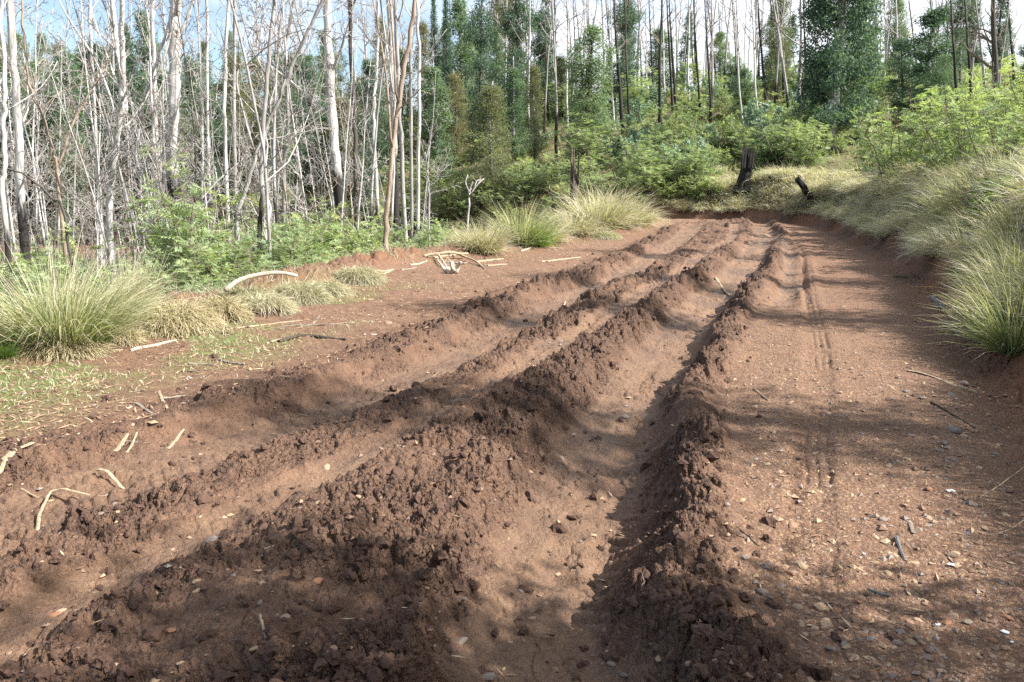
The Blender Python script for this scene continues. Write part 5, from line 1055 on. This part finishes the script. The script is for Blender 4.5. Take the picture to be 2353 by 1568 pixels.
stick([(740, 606), (765, 614)], 6, 'wood_bleached', 'short pale bark piece on windrow left end', 'bark_strip', 'bark', flat=0.5)
stick([(1245, 603), (1300, 596), (1335, 592)], 4, 'wood_pale', 'long thin pale twig on the far left track')
stick([(880, 632), (900, 622)], 7, 'wood_pale', 'small pale chip on the red windrow soil', 'wood_chip', 'wood chip', flat=0.5)
stick([(2085, 853), (2130, 862), (2175, 880)], 9, 'wood_pale', 'pale bark strip lying along the right gutter, longest', 'bark_strip', 'bark', flat=0.3)
stick([(2170, 880), (2205, 890), (2245, 903)], 9, 'wood_pale', 'pale bark strip following the longest gutter strip', 'bark_strip', 'bark', flat=0.3)
stick([(2140, 925), (2190, 955), (2240, 985)], 6, 'wood_dark', 'dark stick angled toward the right gutter')
stick([(2030, 634), (2085, 637)], 5, 'wood_pale', 'pale stick at gutter end of the shaded band')
stick([(2130, 790), (2165, 795)], 7, 'wood_pale', 'reddish pale bark chip at the bank foot', 'bark_strip', 'bark', flat=0.4)
stick([(2165, 742), (2185, 760), (2205, 775)], 8, 'wood_grey', 'grey curled bark by the right gutter', 'bark_strip', 'bark', flat=0.4, lift=[0.02, 0.04, 0.0])
stick([(2180, 780), (2215, 800), (2240, 805)], 10, 'wood_grey', 'wider grey bark piece below the curled one', 'bark_strip', 'bark', flat=0.3)
stick([(2145, 690), (2170, 712)], 18, 'wood_slate', 'dark grey weathered chunk in the red gutter', 'wood_chunk', 'wood chunk', rough=0.3)
stick([(2060, 1238), (2068, 1262), (2080, 1290)], 11, 'wood_slate', 'upright slate grey stick on the right gravel')
stick([(1995, 1355), (2020, 1366), (2045, 1372)], 9, 'wood_slate', 'dark slate grey stick near bottom right')
stick([(2130, 1545), (2142, 1580)], 9, 'wood_slate', 'left arm of grey V twigs at the bottom edge')
stick([(2160, 1540), (2150, 1580)], 8, 'wood_slate', 'right arm of grey V twigs at the bottom edge')
stick([(2092, 1205), (2098, 1228)], 12, 'wood_grey', 'short greenish grey bark bit above the upright stick', 'bark_strip', 'bark', flat=0.4)
stick([(1680, 1225), (1720, 1245), (1745, 1262)], 4, 'wood_dark', 'thin forked dark twig beside the right berm')
stick([(1730, 895), (1750, 910), (1765, 920)], 5, 'wood_pale', 'thin pale twig on the right berm flank')
stick([(600, 1460), (612, 1490), (618, 1500)], 9, 'wood_pale', 'short pale stick standing in the lower left mud')
stick([(610, 1292), (632, 1285)], 7, 'wood_pale', 'tiny pale stick among stones in the mud')
stick([(2353, 1120), (2300, 1135), (2250, 1150)], 3, 'wood_pale', 'long dry grass stalk reaching in at the right edge', 'grass_stalk', 'stalk', lift=[0.12, 0.06, 0.01])
stick([(2375, 1225), (2310, 1245), (2240, 1240)], 3, 'wood_pale', 'lower dry grass stalk reaching in at the right edge', 'grass_stalk', 'stalk', lift=[0.10, 0.05, 0.01])
rg = np.random.default_rng(131)
for k in range(16):
    u = 640 + 640 * (k + rg.random()) / 16; v = 655 - (u - 640) * 0.135 + rg.normal(0, 10); a = rg.uniform(-0.7, 0.7); l = rg.uniform(14, 34)
    o = stick([(u - l * math.cos(a), v - l * math.sin(a) * 0.5), (u, v + rg.normal(0, 2)), (u + l * math.cos(a), v + l * math.sin(a) * 0.5)], rg.uniform(3, 6), ['wood_pale', 'wood_grey', 'wood_bleached'][k % 3], 'x', group='sticks lying on the windrow'); NAMES.put(o, ['pale thin stick', 'grey thin stick', 'bleached thin stick'][k % 3], u, 'on the windrow', 'sticks lying on the windrow')
# twisted bleached root in the branch heap
def root_knot():
    p = G(1040, 628); o = thing('bleached_root', 'twisted bleached white root knot in the branch heap', 'root', (p[0], p[1], p[2]), group=None)
    for k in range(6):
        q = wander((R.normal(0, 0.06), R.normal(0, 0.05), 0.02), (R.normal(0, 1), R.normal(0, 0.5), 0.9), R.uniform(0.25, 0.5), 6, 0.35, -0.08, R); mb = MB(); mb.tube(q, np.linspace(0.045, 0.012, 7), 6, rough=0.25); link('root', mb.mesh('root', M['wood_bleached']), o)
root_knot()
for k, (u, v, w) in enumerate([(2185, 1130, 20), (1985, 1275, 8), (2185, 1300, 16), (2155, 1438, 14), (2310, 1455, 18), (2325, 1478, 9)]):
    p = G(u, v); s = w * p[1] / FPX; mb = MB(); vv = np.array([[-.5, -.3, 0.01], [.1, -.35, .03], [.5, -.1, 0.012], [.35, .3, .02], [-.1, .2, .045], [-.45, .25, .01]]); top = vv * [s, s * 1.3, s * 0.8]; low = top - [0, 0, 0.003]
    mb.add(np.concatenate([top, low]), list(range(6)) + [11, 10, 9, 8, 7, 6] + sum([[i, i + 6, (i + 1) % 6 + 6, (i + 1) % 6] for i in range(6)], []), [6, 6] + [4] * 6)
    tag(link('paper_scrap', mb.mesh('paper_scrap', M['paper']), None, (p[0], p[1], p[2] + 0.006), (0, 0, k * 1.3)), ['largest white scrap on the right gravel', 'faint white scrap left of the upright slate stick', 'white scrap right of the upright slate stick', 'white scrap above bottom right corner gravel', 'white scrap nearest the bottom right corner', 'tiny white scrap under the corner scrap'][k], 'litter', 'white scraps on the gravel')

# ------------------------------------------------------------------ stones and clods
class GroundNamer:
    marks = [(1902, 1428, 'large flat tan stone'), (2065, 1262, 'upright slate stick'), (2020, 1366, 'dark slate stick'), (1120, 1455, 'pointed blue-grey stone'), (1220, 1322, 'large brown rut stone'), (485, 1238, 'dark slate block'), (605, 1385, 'cream stone'), (140, 1120, 'hooked bark strip'), (300, 1000, 'rut lip splinters'),
             (820, 936, 'pale ridge chip'), (1125, 798, 'flat pale board'), (2195, 985, 'flat slate stone'), (2130, 862, 'gutter bark strips'), (1660, 640, 'pale rut-wall stick'), (1290, 1002, 'grey mound block'), (1752, 1357, 'flat grey stone'), (1750, 910, 'thin berm twig'), (1720, 1245, 'forked dark twig'), (2140, 1560, 'grey V twigs'), (2185, 1130, 'largest white scrap'), (2310, 1455, 'corner white scrap'), (735, 1508, 'squared grey stone'), (1812, 1312, 'orange rounded stone'), (2132, 1188, 'yellow tan stone')]
    def __init__(s): s.b = {}
    def put(s, o, desc, loc):
        u, v = project(*loc); mk = min(s.marks, key=lambda m: (m[0] - u) ** 2 + (m[1] - v) ** 2); dx, dy = u - mk[0], v - mk[1]
        side = ('left of' if dx < 0 else 'right of') if abs(dx) > abs(dy) else ('in front of' if dy > 0 else 'behind'); s.b.setdefault((desc, side, mk[2]), []).append((math.hypot(dx, dy), o))
    def flush(s):
        for (desc, side, mk), its in s.b.items():
            its.sort(key=lambda q: q[0])
            for i, (_, o) in enumerate(its): o['label'] = f'{desc} {side} the {mk}' if len(its) == 1 else f'{ORD[i]} nearest {desc} {side} the {mk}' if i < 8 else f'one more {desc} {side} the {mk}'
GROUND = GroundNamer()
def ico(sub):
    import bmesh
    b = bmesh.new(); bmesh.ops.create_icosphere(b, subdivisions=sub, radius=1.0); v = np.array([q.co[:] for q in b.verts]); f = np.array([[w.index for w in q.verts] for q in b.faces]); b.free(); return v, f
IV1, IF1 = ico(1); IV2, IF2 = ico(2); IV3, IF3 = ico(3)
def n3(v, fr, seed): return fbm(v[:, 0] * fr + v[:, 2] * fr * 0.7 + 5, v[:, 1] * fr - v[:, 2] * fr * 0.6 + 9, seed, 3)
def stone_shape(seed, rg, hi=False):
    v, f = (IV2, IF2) if hi else (IV1, IF1); v = v.copy(); 
    for _ in range(7):                       # cut facets
        n_ = rg.normal(0, 1, 3); n_ /= np.linalg.norm(n_); c = rg.uniform(0.55, 0.85); dd = v @ n_; v -= np.outer(np.clip(dd - c, 0, None), n_)
    return v * (1 + 0.12 * n3(v, 1.5, seed))[:, None], f
def clod_shape(seed, hi):
    v, f = (IV3, IF3) if hi else (IV2, IF2); v = v.copy(); 
    rq = np.random.default_rng(seed)
    for _ in range(5):
        n_ = rq.normal(0, 1, 3); n_ /= np.linalg.norm(n_); dd = v @ n_; v -= np.outer(np.clip(dd - rq.uniform(0.4, 0.8), 0, None), n_) * 0.55
    return v * (1 + 0.6 * n3(v, 1.5, seed) + 0.6 * n3(v, 3.6, seed + 5) + 0.35 * n3(v, 6.5, seed + 7) + (0.25 * n3(v, 8, seed + 9) if hi else 0))[:, None], f
def shape_mesh(name, v, f, mat, smooth): mb = MB(); mb.add(v, f.ravel(), np.full(len(f), 3)); return mb.mesh(name, M[mat], smooth)
rg = np.random.default_rng(91)
STONE_V = [stone_shape(900 + k, rg, True) for k in range(7)]
SMAT = ['stone_tan', 'stone_grey', 'stone_brown', 'stone_slate', 'stone_orange']; SDES = ['tan stone', 'grey stone', 'brown stone', 'slate grey stone', 'orange stone']
STONES = {(k, m): None for k in range(7) for m in range(5)}
def stone(x, y, s, m, label=None, k=None, z=None, where='on the track', flatz=0.55):
    k = int(rg.integers(0, 7)) if k is None else k
    if STONES[(k, m)] is None: STONES[(k, m)] = shape_mesh('stone', *STONE_V[k], SMAT[m], False)
    o = link('stone', STONES[(k, m)], None, (x, y, (H1(x, y) if z is None else z) + s * 0.05), (rg.normal(0, 0.15), rg.normal(0, 0.15), rg.uniform(0, 6.28)), (s, s * rg.uniform(0.6, 0.95), s * flatz)); return tag(o, label or SDES[m], 'stone', 'stones on the track')
for (u, v, w, m, lab) in [(1902, 1428, 52, 0, 'large flat tan stone among gravel at lower right'), (1888, 1392, 44, 0, 'yellowish flat stone just above the large tan one'), (1752, 1357, 46, 1, 'flat grey stone left in the smooth lower right soil'), (1812, 1312, 34, 4, 'orange rounded stone in the lower right gravel'), (1760, 1310, 22, 1, 'pale grey stone beside the orange rounded one'), (2132, 1188, 24, 0, 'yellow tan stone with dark soil round it'), (1120, 1455, 40, 3, 'upright blue-grey pointed stone at the deep rut edge'), (1220, 1322, 52, 2, 'large brown stone in the deep rut bottom'), (1195, 1285, 22, 1, 'pale stone above the large brown rut stone'),
        (1240, 1280, 16, 2, 'small brown stone right of the pale rut stone'), (485, 1238, 36, 3, 'dark slate block in the lower left mud'), (435, 1228, 16, 0, 'small ochre stone left of the slate block'), (395, 1248, 14, 0, 'small tan stone further left of the slate block'), (852, 1235, 26, 0, 'tan squared stone on the muddy ridge'), (690, 1185, 22, 1, 'grey stone by the thin tyre print'), (750, 1065, 32, 0, 'flat tan stone on the ridge between ruts'), (605, 1385, 26, 0, 'pale cream stone standing in the lower mud'), (600, 1415, 22, 1, 'grey stone under the cream stone'), (735, 1508, 24, 1, 'squared grey stone low in the mud'), (640, 1440, 16, 1, 'small grey stone in the shaded mud'), (895, 1002, 16, 3, 'dark blue-grey stone on the thin tyre print'), (260, 1122, 24, 1, 'pale grey flat stone in the left rut floor'), (270, 1175, 14, 0, 'yellow stone on the left rut ridge'),
        (1290, 1002, 30, 1, 'grey block on the mound beside deep rut'), (893, 740, 26, 0, 'pale tan stone on the far left track'), (858, 768, 20, 1, 'dark grey stone beside the half-buried branch'), (2210, 880, 34, 1, 'pale grey stone at the right gutter'), (2185, 905, 26, 1, 'grey stone beside the gutter bark strips'), (1440, 905, 22, 1, 'pale stone in the deep rut floor'), (1360, 1010, 14, 2, 'small brown stone on deep rut floor'), (2195, 985, 40, 3, 'flat slate stone in shaded right gravel'), (2170, 1015, 30, 3, 'second slate stone below the flat slate'), (1610, 985, 22, 1, 'grey stone in the berm lump'), (1470, 1500, 20, 1, 'small grey stone at bottom berm'), (700, 1470, 14, 3, 'dark slate chip in shaded mud')]:
    p = G(u, v + w * 0.15); stone(p[0], p[1], w * p[1] / FPX / 2, m, lab)
# many small stones: by size in view the larger ones singly, the rest in one
def on_track(n, rgx, ymin=2.2, ymax=24, power=1.7): y = ymin + (ymax - ymin) * rgx.random(n) ** power; u = rgx.uniform(-60, 2400, n); return (u - 1176.5) / FPX * y * cp * 1.08, y
x, y = on_track(30000, rg); tr, tl = zones(x, y); d3, _ = pdist(RUT_3, x, y); _, lu, fl, gr, rd = road_h(x, y); ok = (tr < 0.5) & (tl < 0.2) & (rg.random(len(x)) < 0.07 + 0.6 * gr * (1 - fl)); x, y = x[ok], y[ok]; sz = 0.005 + 0.022 * rg.random(len(x)) ** 3.2 + 0.012 * (rg.random(len(x)) < 0.06); vis = sz / y; order = np.argsort(-vis)
for i in order[:200]:
    m = int(rg.choice(5, p=[0.3, 0.22, 0.32, 0.05, 0.11])); o = stone(x[i], y[i], sz[i] * 0.9, m, flatz=0.4); GROUND.put(o, 'small ' + SDES[m], o.location)
def scatter(name, xs, ys, size, shapes, mat, flatz, tints, sink=0.1, smooth=False):
    V, F, T = [], [], []; n0 = 0; zs = H(xs, ys); which = rg.integers(0, len(shapes), len(xs))
    for k, (v, f) in enumerate(shapes):
        ii = np.where(which == k)[0]
        if not len(ii): continue
        a = rg.uniform(0, 6.28, len(ii)); c, s = np.cos(a), np.sin(a); q = v[None] * (size[ii][:, None, None] * np.stack([np.ones(len(ii)), rg.uniform(0.6, 1, len(ii)), flatz * rg.uniform(0.7, 1.3, len(ii))], 1)[:, None, :])
        w = np.stack([q[..., 0] * c[:, None] - q[..., 1] * s[:, None] + xs[ii][:, None], q[..., 0] * s[:, None] + q[..., 1] * c[:, None] + ys[ii][:, None], q[..., 2] + (zs[ii] + size[ii] * sink)[:, None]], -1)
        V.append(w.reshape(-1, 3)); F.append((f[None] + (np.arange(len(ii)) * len(v))[:, None, None]).reshape(-1, 3) + n0); T.append(np.repeat(tints[ii], len(v))); n0 += len(ii) * len(v)
    mb = MB(); F = np.concatenate(F); mb.add(np.concatenate(V), F.ravel(), np.full(len(F), 3), np.concatenate(T)); return stuff(link(name, mb.mesh(name, M[mat], smooth)))
ov, of = np.array([[1, 0, 0], [0, 1, 0], [-1, 0, 0], [0, -1, 0], [0.1, 0.1, 1], [0, 0, -1.0]], float), np.array([[0, 1, 4], [1, 2, 4], [2, 3, 4], [3, 0, 4], [1, 0, 5], [2, 1, 5], [3, 2, 5], [0, 3, 5]])
PEB = [(ov * rg.uniform(0.75, 1.2, (6, 1)) + rg.normal(0, 0.12, (6, 3)), of) for _ in range(6)]
rest = order[200:]
tag(scatter('gravel', x[rest], y[rest], sz[rest] * 1.1, PEB, 'pebble', 0.55, rg.random(len(rest))), 'loose gravel strewn over the right side of the track', 'gravel')
# clods
CL_HI = [clod_shape(950 + k, True) for k in range(6)]; CL_LO = [clod_shape(960 + k, False) for k in range(6)]
CLM = [shape_mesh('mud_clod', *c, 'mud', False) for c in CL_HI]
x, y = on_track(26000, rg, 1.9, 20, 1.9); tr, tl = zones(x, y); _, lu, fl, gr, rd = road_h(x, y); ok = (tr < -0.4) & (tl < -0.4) & (rg.random(len(x)) < 0.5 * lu * (1 - fl) + 0.06 * sst(1.2, 0.5, pdist(RUT_3, x, y)[0])); x, y = x[ok], y[ok]; sz = 0.008 + 0.032 * rg.random(len(x)) ** 2.6; vis = sz / y; order = np.argsort(-vis); d1 = pdist(RUT_1, x, y)[0]; d2 = pdist(RUT_2, x, y)[0]; d3 = pdist(RUT_3, x, y)[0]; hz = H(x, y)
for i in order[:90]:
    o = link('mud_clod', CLM[int(rg.integers(0, 6))], None, (x[i], y[i], hz[i] + sz[i] * 0.0), (rg.uniform(0, 6), rg.uniform(0, 6), rg.uniform(0, 6)), (sz[i], sz[i] * rg.uniform(0.7, 1), sz[i] * rg.uniform(0.6, 0.95)))
    GROUND.put(o, 'dark mud clod', o.location); tag(o, 'dark mud clod', 'mud clod', 'mud clods on the rut berms')
rest = order[90:4600]
tag(scatter('mud_crumbs', x[rest], y[rest], sz[rest], CL_LO, 'mud', 0.75, rg.random(len(rest)), 0.0, False), 'crumbled mud strewn along the rut berms', 'mud crumbs')
# dead leaves and bark chips
def litter():
    n = 48000; y = 2.6 + 26 * R.random(n) ** 1.5; u = R.uniform(-60, 2400, n); u[34000:] = R.uniform(-60, 1450, 14000); y[34000:] = R.uniform(4.5, 24, 14000); x = (u - 1176.5) / FPX * y * cp * 1.05; tr, tl = zones(x, y); d1 = pdist(RUT_1, x, y)[0]; d3 = pdist(RUT_3, x, y)[0]
    w = 0.95 * sst(-0.45, -0.9, d1) * (tl < 0.6) + 0.02 + 0.06 * sst(0.6, 1.2, d3) + 0.9 * np.exp(-((tr + 0.1) / 0.4) ** 2) * 0.5; keep = (R.random(n) < w * (0.25 + 1.3 * sst(0.35, 0.7, vnoise(x * 2.2, y * 2.2, 901)))) & (tr < 1.2); x, y = x[keep], y[keep]; m = len(x); z = H(x, y)
    a = R.uniform(0, 6.283, m); mb = MB(); mb.leaves(np.stack([x, y, z + 0.007], 1), np.stack([np.cos(a), np.sin(a), R.normal(0.05, 0.12, m)], 1), R.normal(0, 0.25, (m, 3)) + [0, 0, 1], R.uniform(0.02, 0.085, m) * np.where((d1[keep] < 0) & (y > 5), 1.35, 1.0) * np.where(R.random(m) < 0.05, 2.0, 1), R.uniform(0.005, 0.013, m), R.random(m) ** 1.3, 0.45)
    tag(stuff(link('leaf_litter', mb.mesh('leaf_litter', M['litter']))), 'dry leaves and bark chips scattered over the track', 'leaf litter')
litter()

# ------------------------------------------------------------------ trees standing just outside the view on the right; their shade falls across the track
def shade_tree(x, y, hgt, width, z0, seed, n=260, per=20):
    rg = np.random.default_rng(seed); z = H1(x, y, False); o = thing('eucalypt_tree', f'{ORD[seed - 600]} leafy eucalypt beyond the right picture edge, counted from the camera', 'tree', (x, y, z), group='eucalypts beyond the right edge')
    pts = wander((0, 0, -0.2), (0, 0, 1), hgt, 10, 0.02, 0.05, rg); tk = MB(); tk.tube(pts, np.linspace(0.2, 0.05, 11), 8, rough=0.08); link('trunk', tk.mesh('trunk', M['bark_grey'], True), o)
    f = rg.random(n); a = rg.uniform(0, 6.28, n); r = width / 2 * np.sqrt(rg.random(n)) * (1 - 0.45 * f); cr = MB(); leaf_clumps(cr, np.stack([r * np.cos(a), r * np.sin(a), z0 + (hgt - z0) * f], 1), rg, per, 0.28, 0.16, 0.06); link('crown', cr.mesh('crown', M['euc']), o)
SHADE = [(5.4, 1.2, 3.6, 1.6, 1.2, 150), (6.6, 1.0, 5.4, 2.0, 1.2, 110), (10.6, 3.3, 9.0, 1.9, 1.6, 260), (12.5, 7.6, 10.0, 1.3, 2.0, 220), (15.0, 10.8, 11.0, 1.1, 2.5, 200), (18.5, 15.6, 12.0, 1.2, 3.0, 180)]
for k, (x, y, h, w, z0, n_) in enumerate(SHADE): shade_tree(x, y, h, w, z0, 600 + k, n_)
NAMES.flush(); GROUND.flush()
